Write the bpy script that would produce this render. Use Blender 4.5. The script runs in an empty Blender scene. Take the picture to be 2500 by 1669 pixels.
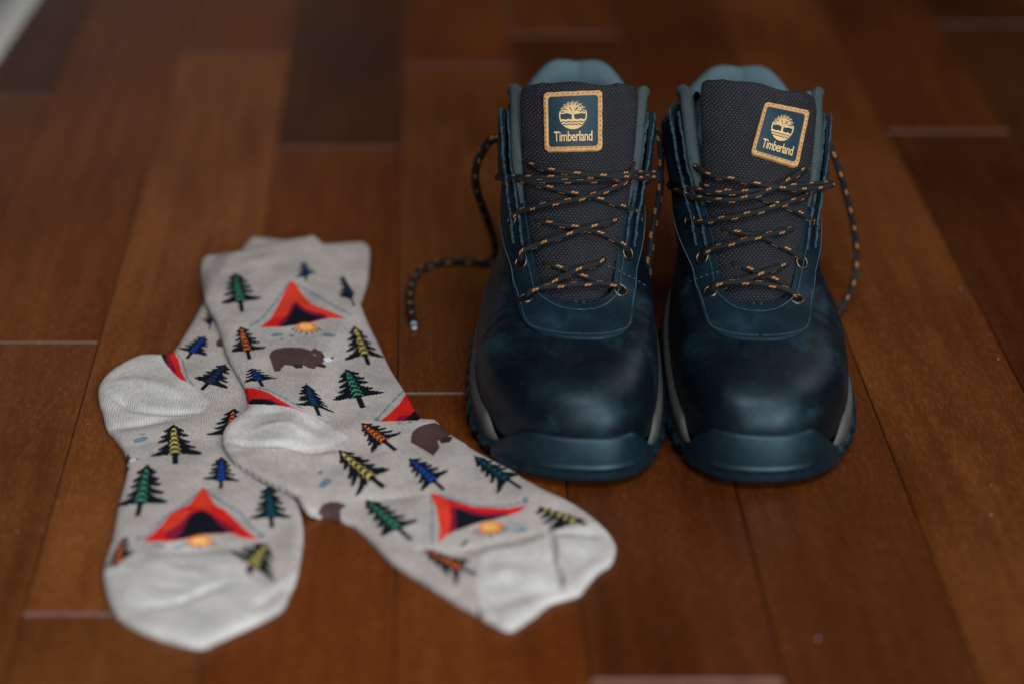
import bpy, bmesh, math, random
import numpy as np
from mathutils import Vector, Matrix
from mathutils.bvhtree import BVHTree

random.seed(7)
rng = np.random.default_rng(11)
S = bpy.context.scene
COL = S.collection

# ------------------------------------------------------------------ camera
FPX, CX, CY = 5903.0, 1008.0, 834.5          # focal length and principal point, in pixels of a 2500 px wide frame
PITCH = math.atan(2714.5 / FPX)
CAMH = 0.5594
cam_d = bpy.data.cameras.new('camera')
cam = bpy.data.objects.new('camera', cam_d)
COL.objects.link(cam)
cam.location = (0, 0, CAMH)
cam.rotation_euler = (math.pi / 2 - PITCH, 0, 0)
cam_d.sensor_width = 36
cam_d.lens = FPX / 2500 * 36
cam_d.shift_x = (1250 - CX) / 2500
cam_d.clip_start = 0.05
cam_d.clip_end = 60
cam_d.dof.use_dof = True
cam_d.dof.focus_distance = 1.262
cam_d.dof.aperture_fstop = 3.0
S.camera = cam
S.render.resolution_x, S.render.resolution_y = 1024, 683

FW = np.array([0, math.cos(PITCH), -math.sin(PITCH)])
UP = np.array([0, math.sin(PITCH), math.cos(PITCH)])
EYE = np.array([0, 0, CAMH])


def ray(px, py):
    d = np.array([1.0, 0, 0]) * (px - CX) / FPX - UP * (py - CY) / FPX + FW
    return d / np.linalg.norm(d)


def at_z(px, py, z=0.0):                     # the point at height z
    d = ray(px, py)
    return EYE + d * ((z - CAMH) / d[2])


def at_y(px, py, y):                         # the point at distance y
    d = ray(px, py)
    return EYE + d * (y / d[1])


def project(P):
    Q = np.asarray(P) - EYE
    zc = Q @ FW
    return CX + FPX * Q[..., 0] / zc, CY - FPX * (Q @ UP) / zc


# ------------------------------------------------------------------ world and lamps
W = bpy.data.worlds.new('World')
S.world = W
W.use_nodes = True
bg = W.node_tree.nodes['Background']
bg.inputs['Color'].default_value = (0.55, 0.62, 0.75, 1)
bg.inputs['Strength'].default_value = 0.010

S.view_settings.view_transform = 'Standard'
S.view_settings.look = 'None'
S.view_settings.exposure = 0.0
S.view_settings.gamma = 1.0


def area(name, loc, target, sx, sy, power, color):
    l = bpy.data.lights.new(name, 'AREA')
    l.shape = 'RECTANGLE'
    l.size, l.size_y = sx, sy
    l.energy = power
    l.color = color
    o = bpy.data.objects.new(name, l)
    o.location = loc
    o.rotation_euler = (Vector(target) - Vector(loc)).to_track_quat('-Z', 'Y').to_euler()
    COL.objects.link(o)
    return o


area('window_light_right', (1.35, 1.75, 1.5), (0.0, 1.1, 0), 1.0, 1.0, 8, (1.0, 0.98, 0.95))
area('window_light_high', (0.15, 0.10, 1.5), (0.0, 1.05, 0), 0.9, 0.7, 20, (0.97, 0.99, 1.0))
area('window_light_front', (0.95, -1.35, 0.85), (0.1, 1.1, 0.0), 1.2, 0.9, 66, (0.90, 0.96, 1.0))
area('window_light_far', (-1.3, 5.2, 0.75), (-0.2, 1.4, 0), 2.4, 0.8, 1.9, (1.0, 0.86, 0.90))


# ------------------------------------------------------------------ node helpers
def material(name):
    m = bpy.data.materials.new(name)
    m.use_nodes = True
    nt = m.node_tree
    b = nt.nodes['Principled BSDF']
    return m, nt, b


def N(nt, kind, **kw):
    n = nt.nodes.new(kind)
    for k, v in kw.items():
        if k in n.inputs:
            n.inputs[k].default_value = v
        else:
            setattr(n, k, v)
    return n


def L(nt, a, b):
    nt.links.new(a, b)


def M(nt, op, a, b=None, c=None, clamp=False):
    n = nt.nodes.new('ShaderNodeMath')
    n.operation = op
    n.use_clamp = clamp
    for i, v in enumerate((a, b, c)):
        if v is None:
            continue
        if isinstance(v, (int, float)):
            n.inputs[i].default_value = v
        else:
            nt.links.new(v, n.inputs[i])
    return n.outputs[0]


def mixc(nt, fac, a, b):
    n = nt.nodes.new('ShaderNodeMix')
    n.data_type = 'RGBA'
    for i, v in ((0, fac), (6, a), (7, b)):
        if isinstance(v, (int, float)):
            n.inputs[i].default_value = v
        elif isinstance(v, tuple):
            n.inputs[i].default_value = v if len(v) == 4 else v + (1,)
        else:
            nt.links.new(v, n.inputs[i])
    return n.outputs[2]


def ramp(nt, fac, lo, hi, a=0.0, b=1.0):
    n = nt.nodes.new('ShaderNodeMapRange')
    n.interpolation_type = 'SMOOTHSTEP'
    nt.links.new(fac, n.inputs[0])
    n.inputs[1].default_value, n.inputs[2].default_value = lo, hi
    n.inputs[3].default_value, n.inputs[4].default_value = a, b
    return n.outputs[0]


def noise(nt, vec, scale, detail=3, rough=0.5):
    n = N(nt, 'ShaderNodeTexNoise', Scale=scale, Detail=detail, Roughness=rough)
    if vec is not None:
        nt.links.new(vec, n.inputs['Vector'])
    return n.outputs[0]


def bump(nt, b, h, strength, dist):
    n = N(nt, 'ShaderNodeBump', Strength=strength, Distance=dist)
    nt.links.new(h, n.inputs['Height'])
    nt.links.new(n.outputs[0], b.inputs['Normal'])
    return n


def objcoord(nt):
    return nt.nodes.new('ShaderNodeTexCoord').outputs['Object']


def mapped(nt, vec, scale, loc=(0, 0, 0)):
    n = nt.nodes.new('ShaderNodeMapping')
    n.inputs['Scale'].default_value = scale
    n.inputs['Location'].default_value = loc
    nt.links.new(vec, n.inputs[0])
    return n.outputs[0]


# ------------------------------------------------------------------ materials
def mat_wood(name='stained_wood', edge=False):
    m, nt, b = material(name)
    g = nt.nodes.new('ShaderNodeNewGeometry').outputs['Position']
    info = nt.nodes.new('ShaderNodeObjectInfo')
    off = nt.nodes.new('ShaderNodeCombineXYZ')
    L(nt, M(nt, 'MULTIPLY', info.outputs['Random'], 31.0), off.inputs[0])
    L(nt, M(nt, 'MULTIPLY', info.outputs['Random'], 17.0), off.inputs[1])
    add = nt.nodes.new('ShaderNodeVectorMath')
    L(nt, g, add.inputs[0]); L(nt, off.outputs[0], add.inputs[1])
    v = add.outputs[0]
    fine = noise(nt, mapped(nt, v, (1, .16, 1)), 900, 3, .6)
    fine2 = noise(nt, mapped(nt, v, (1, .25, 1)), 380, 2, .6)
    streak = noise(nt, mapped(nt, v, (1, .07, 1)), 120, 4, .55)
    warp = noise(nt, mapped(nt, v, (1, .45, 1)), 14, 3, .5)
    rings = nt.nodes.new('ShaderNodeTexWave')
    rings.wave_type = 'BANDS'; rings.bands_direction = 'X'
    rings.inputs['Scale'].default_value = 13
    rings.inputs['Distortion'].default_value = 9
    rings.inputs['Detail'].default_value = 3
    rings.inputs['Detail Scale'].default_value = 1.3
    L(nt, mapped(nt, v, (1, .13, 1)), rings.inputs['Vector'])
    cl = noise(nt, mapped(nt, v, (1, .6, 1)), 9, 2, .5)
    tint = info.outputs['Color']
    f = M(nt, 'ADD', M(nt, 'MULTIPLY', ramp(nt, streak, .34, .66), .34), M(nt, 'MULTIPLY', ramp(nt, warp, .36, .64), .34))
    f = M(nt, 'ADD', f, M(nt, 'MULTIPLY', rings.outputs[0], .14))
    f = M(nt, 'ADD', f, M(nt, 'MULTIPLY', ramp(nt, cl, .3, .7), .24))
    light = mixc(nt, 1.0, tint, (1, 1, 1)); nt.nodes[-1].blend_type = 'MULTIPLY'
    dark = mixc(nt, 1.0, tint, (.50, .42, .36)); nt.nodes[-1].blend_type = 'MULTIPLY'
    c = mixc(nt, f, dark, light)
    pores = M(nt, 'MULTIPLY', ramp(nt, fine, .42, .62), ramp(nt, fine2, .35, .6))
    c2 = mixc(nt, 1.0, c, (.68, .64, .61)); nt.nodes[-1].blend_type = 'MULTIPLY'
    c = mixc(nt, pores, c2, c)
    L(nt, c, b.inputs['Base Color'])
    r = M(nt, 'ADD', M(nt, 'MULTIPLY', ramp(nt, warp, .2, .8), .10), .30)
    if edge:
        b.inputs['Roughness'].default_value = .22
    else:
        L(nt, r, b.inputs['Roughness'])
    b.inputs['Specular IOR Level'].default_value = .5 if edge else .15
    h = M(nt, 'ADD', M(nt, 'MULTIPLY', fine, .5), M(nt, 'ADD', M(nt, 'MULTIPLY', streak, .4), M(nt, 'MULTIPLY', warp, 2.0)))
    bump(nt, b, h, .35, .0006)
    return m


def mat_leather(name, base, lift, rough, gloss=.5, wear=1.0):
    m, nt, b = material(name)
    v = objcoord(nt)
    big = noise(nt, v, 24, 5, .62)
    mid = noise(nt, v, 110, 4, .6)
    cloud = noise(nt, mapped(nt, v, (1, .5, 1.3)), 55, 5, .7)
    f = M(nt, 'MULTIPLY', ramp(nt, big, .42, .72), ramp(nt, cloud, .38, .68))
    c = mixc(nt, M(nt, 'MULTIPLY', f, wear), base, lift)
    fib = N(nt, 'ShaderNodeTexVoronoi', Scale=480.0)
    L(nt, v, fib.inputs['Vector'])
    speck = ramp(nt, noise(nt, v, 900, 1, .5), .74, .80)
    c = mixc(nt, M(nt, 'MULTIPLY', speck, .35), c, (.10, .17, .23))
    L(nt, c, b.inputs['Base Color'])
    r = M(nt, 'ADD', rough, M(nt, 'MULTIPLY', M(nt, 'SUBTRACT', mid, .5), .35))
    L(nt, M(nt, 'ADD', r, M(nt, 'MULTIPLY', f, .12)), b.inputs['Roughness'])
    b.inputs['Specular IOR Level'].default_value = gloss
    b.inputs['Specular Tint'].default_value = (.62, .86, 1, 1)
    h = M(nt, 'ADD', M(nt, 'MULTIPLY', mid, .8), M(nt, 'MULTIPLY', fib.outputs[0], .5))
    h = M(nt, 'ADD', h, M(nt, 'MULTIPLY', cloud, 1.2))
    bump(nt, b, h, .32, .00028)
    return m


def mat_plain(name, color, rough=.6, metallic=0., spec=.5, nscale=300, ndist=.0003, var=.25, nstr=.4):
    m, nt, b = material(name)
    v = objcoord(nt)
    n1 = noise(nt, v, nscale, 4, .6)
    n2 = noise(nt, v, nscale * .12, 4, .6)
    dark = tuple(x * (1 - var) for x in color)
    lite = tuple(min(1, x * (1 + var)) for x in color)
    c = mixc(nt, ramp(nt, M(nt, 'ADD', M(nt, 'MULTIPLY', n1, .4), M(nt, 'MULTIPLY', n2, .6)), .3, .7), dark, lite)
    L(nt, c, b.inputs['Base Color'])
    L(nt, M(nt, 'ADD', rough - .1, M(nt, 'MULTIPLY', n2, .2)), b.inputs['Roughness'])
    b.inputs['Metallic'].default_value = metallic
    b.inputs['Specular IOR Level'].default_value = spec
    bump(nt, b, n1, nstr, ndist)
    return m


def mat_weave(name, pitch, low, high, dist):
    """beaded woven fabric on a UV map laid out in metres"""
    m, nt, b = material(name)
    uv = nt.nodes.new('ShaderNodeUVMap').outputs[0]
    jit = nt.nodes.new('ShaderNodeTexNoise'); jit.inputs['Scale'].default_value = 260
    L(nt, uv, jit.inputs['Vector'])
    sep = nt.nodes.new('ShaderNodeSeparateXYZ'); L(nt, uv, sep.inputs[0])
    jj = M(nt, 'MULTIPLY', M(nt, 'SUBTRACT', jit.outputs[0], .5), pitch * .5)
    U, V = M(nt, 'ADD', sep.outputs[0], jj), M(nt, 'ADD', sep.outputs[1], jj)
    row = M(nt, 'FLOOR', M(nt, 'DIVIDE', V, pitch * .62))
    odd = M(nt, 'MULTIPLY', M(nt, 'MODULO', M(nt, 'ABSOLUTE', row), 2.0), .5)
    fu = M(nt, 'ABSOLUTE', M(nt, 'SUBTRACT', M(nt, 'FRACT', M(nt, 'ADD', M(nt, 'DIVIDE', U, pitch), odd)), .5))
    fv = M(nt, 'ABSOLUTE', M(nt, 'SUBTRACT', M(nt, 'FRACT', M(nt, 'DIVIDE', V, pitch * .62)), .5))
    d = M(nt, 'ADD', M(nt, 'POWER', M(nt, 'MULTIPLY', fu, 2.0), 2.0), M(nt, 'POWER', M(nt, 'MULTIPLY', fv, 2.0), 2.0))
    h = M(nt, 'SUBTRACT', 1.0, d, clamp=True)
    n2 = noise(nt, uv, 90, 3, .6)
    n3 = noise(nt, uv, 2600, 2, .6)
    hi = mixc(nt, n3, tuple(x * .55 for x in high), tuple(x * 1.5 for x in high))
    c = mixc(nt, M(nt, 'MULTIPLY', h, ramp(nt, n2, .2, .75, .55, 1.0)), low, hi)
    L(nt, c, b.inputs['Base Color'])
    b.inputs['Roughness'].default_value = .62
    b.inputs['Specular IOR Level'].default_value = .35
    bump(nt, b, M(nt, 'ADD', h, M(nt, 'MULTIPLY', n3, .35)), .9, dist)
    return m


def mat_lace():
    m, nt, b = material('lace_cord')
    uv = nt.nodes.new('ShaderNodeUVMap').outputs[0]
    sep = nt.nodes.new('ShaderNodeSeparateXYZ'); L(nt, uv, sep.inputs[0])
    U, V = sep.outputs[0], sep.outputs[1]          # U round the cord 0..1, V metres along it
    u4 = M(nt, 'MULTIPLY', U, 4.0)
    cell = M(nt, 'FLOOR', u4)
    fu = M(nt, 'SUBTRACT', M(nt, 'FRACT', u4), .5)
    ph = M(nt, 'MULTIPLY', M(nt, 'MODULO', cell, 2.0), .5)
    along = M(nt, 'FRACT', M(nt, 'ADD', M(nt, 'ADD', M(nt, 'DIVIDE', V, .0134), ph), M(nt, 'MULTIPLY', fu, .16)))
    two = M(nt, 'ABSOLUTE', M(nt, 'SUBTRACT', along, .17))
    inl = M(nt, 'MULTIPLY', M(nt, 'LESS_THAN', two, .112), M(nt, 'LESS_THAN', M(nt, 'ABSOLUTE', fu), .23))
    gap = M(nt, 'GREATER_THAN', M(nt, 'ABSOLUTE', M(nt, 'SUBTRACT', two, .0)), .018)
    inl = M(nt, 'MULTIPLY', inl, gap)
    # braid
    a1 = M(nt, 'SINE', M(nt, 'ADD', M(nt, 'MULTIPLY', V, 5200.0), M(nt, 'MULTIPLY', U, 25.13)))
    a2 = M(nt, 'SINE', M(nt, 'SUBTRACT', M(nt, 'MULTIPLY', V, 5200.0), M(nt, 'MULTIPLY', U, 25.13)))
    h = M(nt, 'ADD', M(nt, 'MULTIPLY', M(nt, 'MAXIMUM', a1, a2), .6), M(nt, 'MULTIPLY', inl, .5))
    n = noise(nt, uv, 700, 2, .6)
    blk = mixc(nt, n, (.003, .004, .005), (.010, .013, .015))
    org = mixc(nt, n, (.32, .12, .03), (.60, .25, .07))
    L(nt, mixc(nt, inl, blk, org), b.inputs['Base Color'])
    b.inputs['Roughness'].default_value = .7
    b.inputs['Specular IOR Level'].default_value = .3
    bump(nt, b, h, .7, .0003)
    return m


def mat_knit(name, printed):
    """heather knit; rib coordinate and printed colours come from mesh attributes"""
    m, nt, b = material(name)
    rib = nt.nodes.new('ShaderNodeAttribute'); rib.attribute_name = 'knit'
    sep = nt.nodes.new('ShaderNodeSeparateXYZ'); L(nt, rib.outputs['Vector'], sep.inputs[0])
    jit = noise(nt, rib.outputs['Vector'], 130, 2, .5)
    x = M(nt, 'ADD', sep.outputs[0], M(nt, 'MULTIPLY', M(nt, 'SUBTRACT', jit, .5), .0010))
    w = M(nt, 'SINE', M(nt, 'MULTIPLY', x, 2 * math.pi / (.00125 if printed else .00135)))
    y = M(nt, 'ADD', sep.outputs[1], M(nt, 'MULTIPLY', M(nt, 'ABSOLUTE', w), .0003))
    w2 = M(nt, 'SINE', M(nt, 'MULTIPLY', y, 2 * math.pi / .0011))
    h = M(nt, 'ADD', M(nt, 'MULTIPLY', w, .6), M(nt, 'MULTIPLY', w2, .25))
    g = nt.nodes.new('ShaderNodeNewGeometry').outputs['Position']
    hea = noise(nt, mapped(nt, rib.outputs['Vector'], (1, .25, 1)), 900, 2, .6)
    hea2 = noise(nt, g, 60, 3, .6)
    fib = noise(nt, g, 3000, 1, .5)
    val = M(nt, 'ADD', M(nt, 'MULTIPLY', hea, .5), M(nt, 'MULTIPLY', hea2, .5))
    val = M(nt, 'ADD', ramp(nt, val, .34, .66, .76, 1.07), M(nt, 'MULTIPLY', w, .04 if printed else .055))
    if printed:
        col = nt.nodes.new('ShaderNodeAttribute'); col.attribute_name = 'dye'
        base = col.outputs['Color']
    else:
        base = mixc(nt, hea2, (.50, .476, .452), (.555, .532, .508))
    vm = nt.nodes.new('ShaderNodeVectorMath'); vm.operation = 'SCALE'
    L(nt, base, vm.inputs[0]); L(nt, val, vm.inputs['Scale'])
    L(nt, vm.outputs[0], b.inputs['Base Color'])
    b.inputs['Roughness'].default_value = .9
    b.inputs['Specular IOR Level'].default_value = .06
    bump(nt, b, M(nt, 'ADD', h, M(nt, 'MULTIPLY', fib, .6)), .5, .00025)
    return m


WOOD = mat_wood()
WOODEDGE = mat_plain('pale_end_bevel', (.170, .098, .084), .45, 0, .5, 500, .0001, .25, .2)  # pale pinkish tone on the end bevels of the planks
LEATHER = mat_leather('toe_leather', (.0007, .0030, .0052), (.0105, .0360, .0560), .47, .36, 1.0)
NUBUCK = mat_leather('panel_leather', (.0026, .0095, .0160), (.0085, .0280, .0450), .54, .30, 1.0)
RUBBER = mat_plain('navy_rubber', (.0022, .0100, .0160), .48, 0, .5, 240, .0004, .55, .45)
RUBBER.node_tree.nodes['Principled BSDF'].inputs['Specular Tint'].default_value = (.6, .88, 1, 1)
RAND = mat_plain('grey_rubber', (.054, .054, .053), .60, 0, .45, 900, .0003, .15, .6)
MESHCLOTH = mat_weave('tongue_fabric', .0021, (.0014, .0015, .0024), (.036, .037, .050), .0008)
LININGCLOTH = mat_plain('lining_fabric', (.060, .105, .122), .75, 0, .3, 700, .0003, .12, .4)
EDGECLOTH = mat_weave('collar_fabric', .0012, (.014, .026, .030), (.105, .140, .150), .0004)
FRAY = mat_plain('cut_leather_edge', (.024, .046, .064), .9, 0, .2, 1400, .0006, .7, .9)
BRASS = mat_plain('aged_brass', (.11, .10, .07), .38, 1.0, .5, 500, .0001, .3, .2)
HOLE = mat_plain('eyelet_shadow', (.002, .003, .004), .9, 0, .1)
TAN = mat_plain('tan_leather', (.47, .265, .10), .62, 0, .3, 900, .0003, .22, .6)
BADGE = mat_plain('badge_face', (.0045, .026, .042), .55, 0, .35, 1400, .0002, .15, .5)
GOLD = mat_plain('badge_print', (.60, .40, .19), .6, 0, .3, 900, .0001, .1, .3)
THREAD = mat_plain('pale_thread', (.05, .08, .105), .7, 0, .3, 1500, .0001, .3, .3)
THREADTAN = mat_plain('dark_thread', (.22, .12, .075), .7, 0, .3, 1500, .0001, .3, .3)
LACE = mat_lace()
AGLET = mat_plain('aglet_plastic', (.45, .47, .60), .3, 0, .6)
KNIT = mat_knit('printed_knit', True)
KNITPLAIN = mat_knit('plain_knit', False)
RUGWHITE = mat_plain('rug_border', (.50, .48, .44), .9, 0, .2, 300, .001, .1)
RUGBLUE = mat_plain('rug_field', (.20, .27, .30), .9, 0, .2, 60, .001, .3)
UNDER = mat_plain('joint_shadow', (.018, .009, .005), .9, 0, .1)


# ------------------------------------------------------------------ mesh helpers
def mesh_obj(name, V, F, mat, parent=None, uv=None, smooth=True, auto=None):
    me = bpy.data.meshes.new(name)
    V = np.asarray(V, dtype=np.float64)
    if isinstance(F, np.ndarray) and F.ndim == 2:
        nf, k = F.shape
        me.vertices.add(len(V)); me.vertices.foreach_set('co', V.astype(np.float32).ravel())
        me.loops.add(nf * k); me.loops.foreach_set('vertex_index', F.astype(np.int32).ravel())
        me.polygons.add(nf); me.polygons.foreach_set('loop_start', np.arange(0, nf * k, k, dtype=np.int32))
        me.update(calc_edges=True)
    else:
        me.from_pydata([tuple(v) for v in V], [], [tuple(int(i) for i in f) for f in F])
    me.validate()
    if smooth:
        me.polygons.foreach_set('use_smooth', [True] * len(me.polygons))
    if uv is not None:
        ul = me.uv_layers.new(name='UVMap')
        li = np.empty(len(me.loops), dtype=np.int32); me.loops.foreach_get('vertex_index', li)
        ul.data.foreach_set('uv', np.asarray(uv, dtype=np.float32)[li].ravel())
    me.materials.append(mat)
    o = bpy.data.objects.new(name, me)
    COL.objects.link(o)
    if parent is not None:
        o.parent = parent
    return o


def grid_faces(nu, nv, base=0, flip=False, wrap=False):
    i = np.arange(nu - (0 if wrap else 1))[:, None]; j = np.arange(nv - 1)[None, :]
    i2 = (i + 1) % nu
    a = i * nv + j; b = i2 * nv + j; c = i2 * nv + j + 1; d = i * nv + j + 1
    f = np.stack([a, b, c, d] if not flip else [a, d, c, b], -1).reshape(-1, 4) + base
    return f


def catmull(P, n, closed=False):
    P = np.asarray(P, float)
    m = len(P)
    out = []
    segs = m if closed else m - 1
    for s in range(segs):
        if closed:
            p0, p1, p2, p3 = P[(s - 1) % m], P[s], P[(s + 1) % m], P[(s + 2) % m]
        else:
            p0, p1, p2, p3 = P[max(s - 1, 0)], P[s], P[s + 1], P[min(s + 2, m - 1)]
        for k in range(n):
            t = k / n
            out.append(.5 * ((2 * p1) + (-p0 + p2) * t + (2 * p0 - 5 * p1 + 4 * p2 - p3) * t * t
                             + (-p0 + 3 * p1 - 3 * p2 + p3) * t ** 3))
    if not closed:
        out.append(P[-1])
    return np.array(out)


def resample(P, step):
    P = np.asarray(P, float)
    d = np.r_[0, np.cumsum(np.linalg.norm(np.diff(P, axis=0), axis=1))]
    n = max(2, int(round(d[-1] / step)) + 1)
    s = np.linspace(0, d[-1], n)
    return np.stack([np.interp(s, d, P[:, k]) for k in range(P.shape[1])], 1)


def pchip(x, y, xi):
    x = np.asarray(x, float); y = np.asarray(y, float)
    h = np.diff(x); dl = np.diff(y) / h
    d = np.zeros_like(y)
    for k in range(1, len(x) - 1):
        if dl[k - 1] * dl[k] > 0:
            w1 = 2 * h[k] + h[k - 1]; w2 = h[k] + 2 * h[k - 1]
            d[k] = (w1 + w2) / (w1 / dl[k - 1] + w2 / dl[k])
    d[0], d[-1] = dl[0], dl[-1]
    xi = np.clip(xi, x[0], x[-1])
    i = np.clip(np.searchsorted(x, xi, side='right') - 1, 0, len(x) - 2)
    t = (xi - x[i]) / h[i]
    return ((2 * t**3 - 3 * t**2 + 1) * y[i] + (t**3 - 2 * t**2 + t) * h[i] * d[i]
            + (-2 * t**3 + 3 * t**2) * y[i + 1] + (t**3 - t**2) * h[i] * d[i + 1])


def tube(P, r, sides=10, taper=None):
    """verts, faces, uv of a tube along P; uv = (turn, metres)"""
    P = np.asarray(P, float)
    T = np.gradient(P, axis=0); T /= np.linalg.norm(T, axis=1)[:, None] + 1e-12
    nrm = np.array([0, 0, 1.0])
    if abs(T[0] @ nrm) > .9:
        nrm = np.array([1.0, 0, 0])
    Vs, UV = [], []
    dist = 0
    for k in range(len(P)):
        nrm = nrm - T[k] * (nrm @ T[k]); nrm /= np.linalg.norm(nrm) + 1e-12
        bi = np.cross(T[k], nrm)
        if k:
            dist += np.linalg.norm(P[k] - P[k - 1])
        rr = r if taper is None else r * taper[k]
        for s in range(sides + 1):
            a = 2 * math.pi * s / sides
            Vs.append(P[k] + rr * (math.cos(a) * nrm + math.sin(a) * bi))
            UV.append((s / sides, dist))
    F = grid_faces(len(P), sides + 1)
    return np.array(Vs), F, np.array(UV)


def join_parts(parts):
    V, F, U, b = [], [], [], 0
    for v, f, u in parts:
        V.append(v); F.append(f + b); U.append(u); b += len(v)
    return np.concatenate(V), np.concatenate(F), np.concatenate(U)


def empty(name, loc, label, cat, group=None, rz=0.0):
    o = bpy.data.objects.new(name, None)
    o.location = loc
    o.rotation_euler = (0, 0, rz)
    o.empty_display_size = .02
    COL.objects.link(o)
    o['label'] = label; o['category'] = cat
    if group:
        o['group'] = group
    return o


def to_local(o, P):
    R = Matrix.Translation(o.location) @ o.rotation_euler.to_matrix().to_4x4()
    A = np.array(R.inverted())
    P = np.asarray(P, float)
    return P @ A[:3, :3].T + A[:3, 3]


def to_world(o, P):
    R = np.array(Matrix.Translation(o.location) @ o.rotation_euler.to_matrix().to_4x4())
    return np.asarray(P, float) @ R[:3, :3].T + R[:3, 3]


# ------------------------------------------------------------------ floor
PW = .083                                           # plank width
X0 = -.008                                          # one long joint


def floor_y(py):
    return at_z(CX, py, 0)[1]


def build_floor():
    fl = mesh_obj('floor', [(-1.08, .42, -.012), (1.48, .42, -.012), (1.48, 4.6, -.012), (-1.08, 4.6, -.012)], [(0, 1, 2, 3)], UNDER, smooth=False)
    fl['kind'] = 'structure'; fl['label'] = 'floor of stained maple planks with fine bevelled joints'
    tones = {
        'mid': (.240, .068, .013), 'warm': (.240, .062, .011), 'tan': (.320, .112, .028),
        'dark': (.092, .030, .009), 'red': (.125, .034, .008), 'brown': (.225, .075, .018), 'deep': (.080, .022, .006)}
    # column k lies between the joints X0+(k)*PW and X0+(k+1)*PW; end joints in picture rows
    cols = {
        -5: ([600], ['brown', 'mid']),
        -4: ([234, 1180], ['dark', 'brown', 'mid']),
        -3: ([836], ['mid', 'brown']),
        -2: ([135, 1499], ['mid', 'tan', 'brown']),
        -1: ([360], ['dark', 'warm']),
        0: ([960], ['brown', 'warm']),
        1: ([85, 1661], ['brown', 'red', 'tan']),
        2: ([-240], ['mid', 'red']),
        3: ([-90], ['dark', 'brown']),
        4: ([322], ['red', 'deep']),
        5: ([60, 900], ['deep', 'dark', 'brown']),  # darker tones put the light's falloff to the far right into the colour
    }
    # the plank in the foreground right of the socks is the darkest red of its row
    r = random.Random(3)
    ci = 0
    proto = None
    for k in range(-13, 18):
        xa, xb = X0 + k * PW, X0 + (k + 1) * PW
        near, far = .42, 4.6
        if k in cols:
            js = [floor_y(j) for j in cols[k][0]]       # far to near
            tn = list(cols[k][1])
        else:
            js, tn = [], []
        far_js = []
        y = (js[0] if js else 1.6 + r.uniform(0, .8))
        extra = []
        yy = y + r.uniform(.55, 1.1)
        while yy < far - .15:
            extra.append(yy); yy += r.uniform(.35, 1.1)
        if not js:
            js = [y] ; tn = [r.choice(list(tones)), r.choice(list(tones))]
            tn = tn[:2]
            yn = y - r.uniform(.4, .9)
        ys = sorted(extra, reverse=True) + js
        tn = [r.choice(['mid', 'brown', 'warm', 'red', 'dark']) for _ in extra] + tn
        bounds = [far] + ys + [near]
        if k == 1:
            pass
        for a in range(len(bounds) - 1):
            y1, y0 = bounds[a], bounds[a + 1]
            if y1 - y0 < .01:
                continue
            g, bv = .00030, .0011
            x0, x1, u0, u1 = xa + g, xb - g, y0 + g, y1 - g
            bw = bv
            bl = .0026                                   # the end bevels are wider
            dz = r.uniform(-.00012, .00012)
            b1, b2 = .0008, .0017
            zc, zm, zk = dz - .00045, dz - .00016, dz - .00085
            ring = lambda bx_, by_, z_: [(x0 + bx_, u0 + by_, z_), (x1 - bx_, u0 + by_, z_), (x1 - bx_, u1 - by_, z_), (x0 + bx_, u1 - by_, z_)]
            VV = ring(0, 0, -.010) + ring(0, 0, zc) + ring(bw * .5, b1, zm) + ring(bw, b2, dz)
            FF = []
            for q_ in range(3):
                for c_ in range(4):
                    d_ = (c_ + 1) % 4
                    FF.append((q_ * 4 + c_, q_ * 4 + d_, q_ * 4 + 4 + d_, q_ * 4 + 4 + c_))
            FF.append((12, 13, 14, 15))
            o = mesh_obj('plank', VV, FF, WOOD, fl, smooth=False)
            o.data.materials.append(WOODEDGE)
            
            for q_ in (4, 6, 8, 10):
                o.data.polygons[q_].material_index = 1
            c = tones[tn[a] if a < len(tn) else 'mid']
            c = tuple(.72 * q_ + .14 * m_ for q_, m_ in zip(c, (.215, .072, .018)))
            j = r.uniform(.93, 1.07)
            o.color = (c[0] * j, c[1] * j * r.uniform(.96, 1.04), c[2] * j, 1)
    return fl


build_floor()


def build_rug():
    A = at_z(100, -8, 0)[:2]; B = at_z(-10, 158, 0)[:2]
    d = (A - B); d /= np.linalg.norm(d)
    n = np.array([-d[1], d[0]])
    if n[0] > 0:
        n = -n
    P0 = B - d * .45; P1 = A + d * .9
    root = empty('rug', (P0[0], P0[1], 0), 'pale rug with cream border and blue grey field in the far left corner', 'rug')
    bw = .036
    for name, w0, w1, h, mt in (('border', 0, bw, .006, RUGWHITE), ('field', bw + .0005, .8, .0045, RUGBLUE)):
        ns = 24
        V, F = [], []
        for i in range(ns + 1):
            q = P0 + (P1 - P0) * i / ns
            for (w, z) in ((w0, .0005), (w0 + .0005, h * .7), (w0 + .003, h), (w1 - .001, h), (w1, .0005)):
                p = q + n * w
                V.append((p[0], p[1], z))
        V = to_local(root, V)
        mesh_obj(name, V, grid_faces(ns + 1, 5, flip=True), mt, root)


build_rug()


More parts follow.
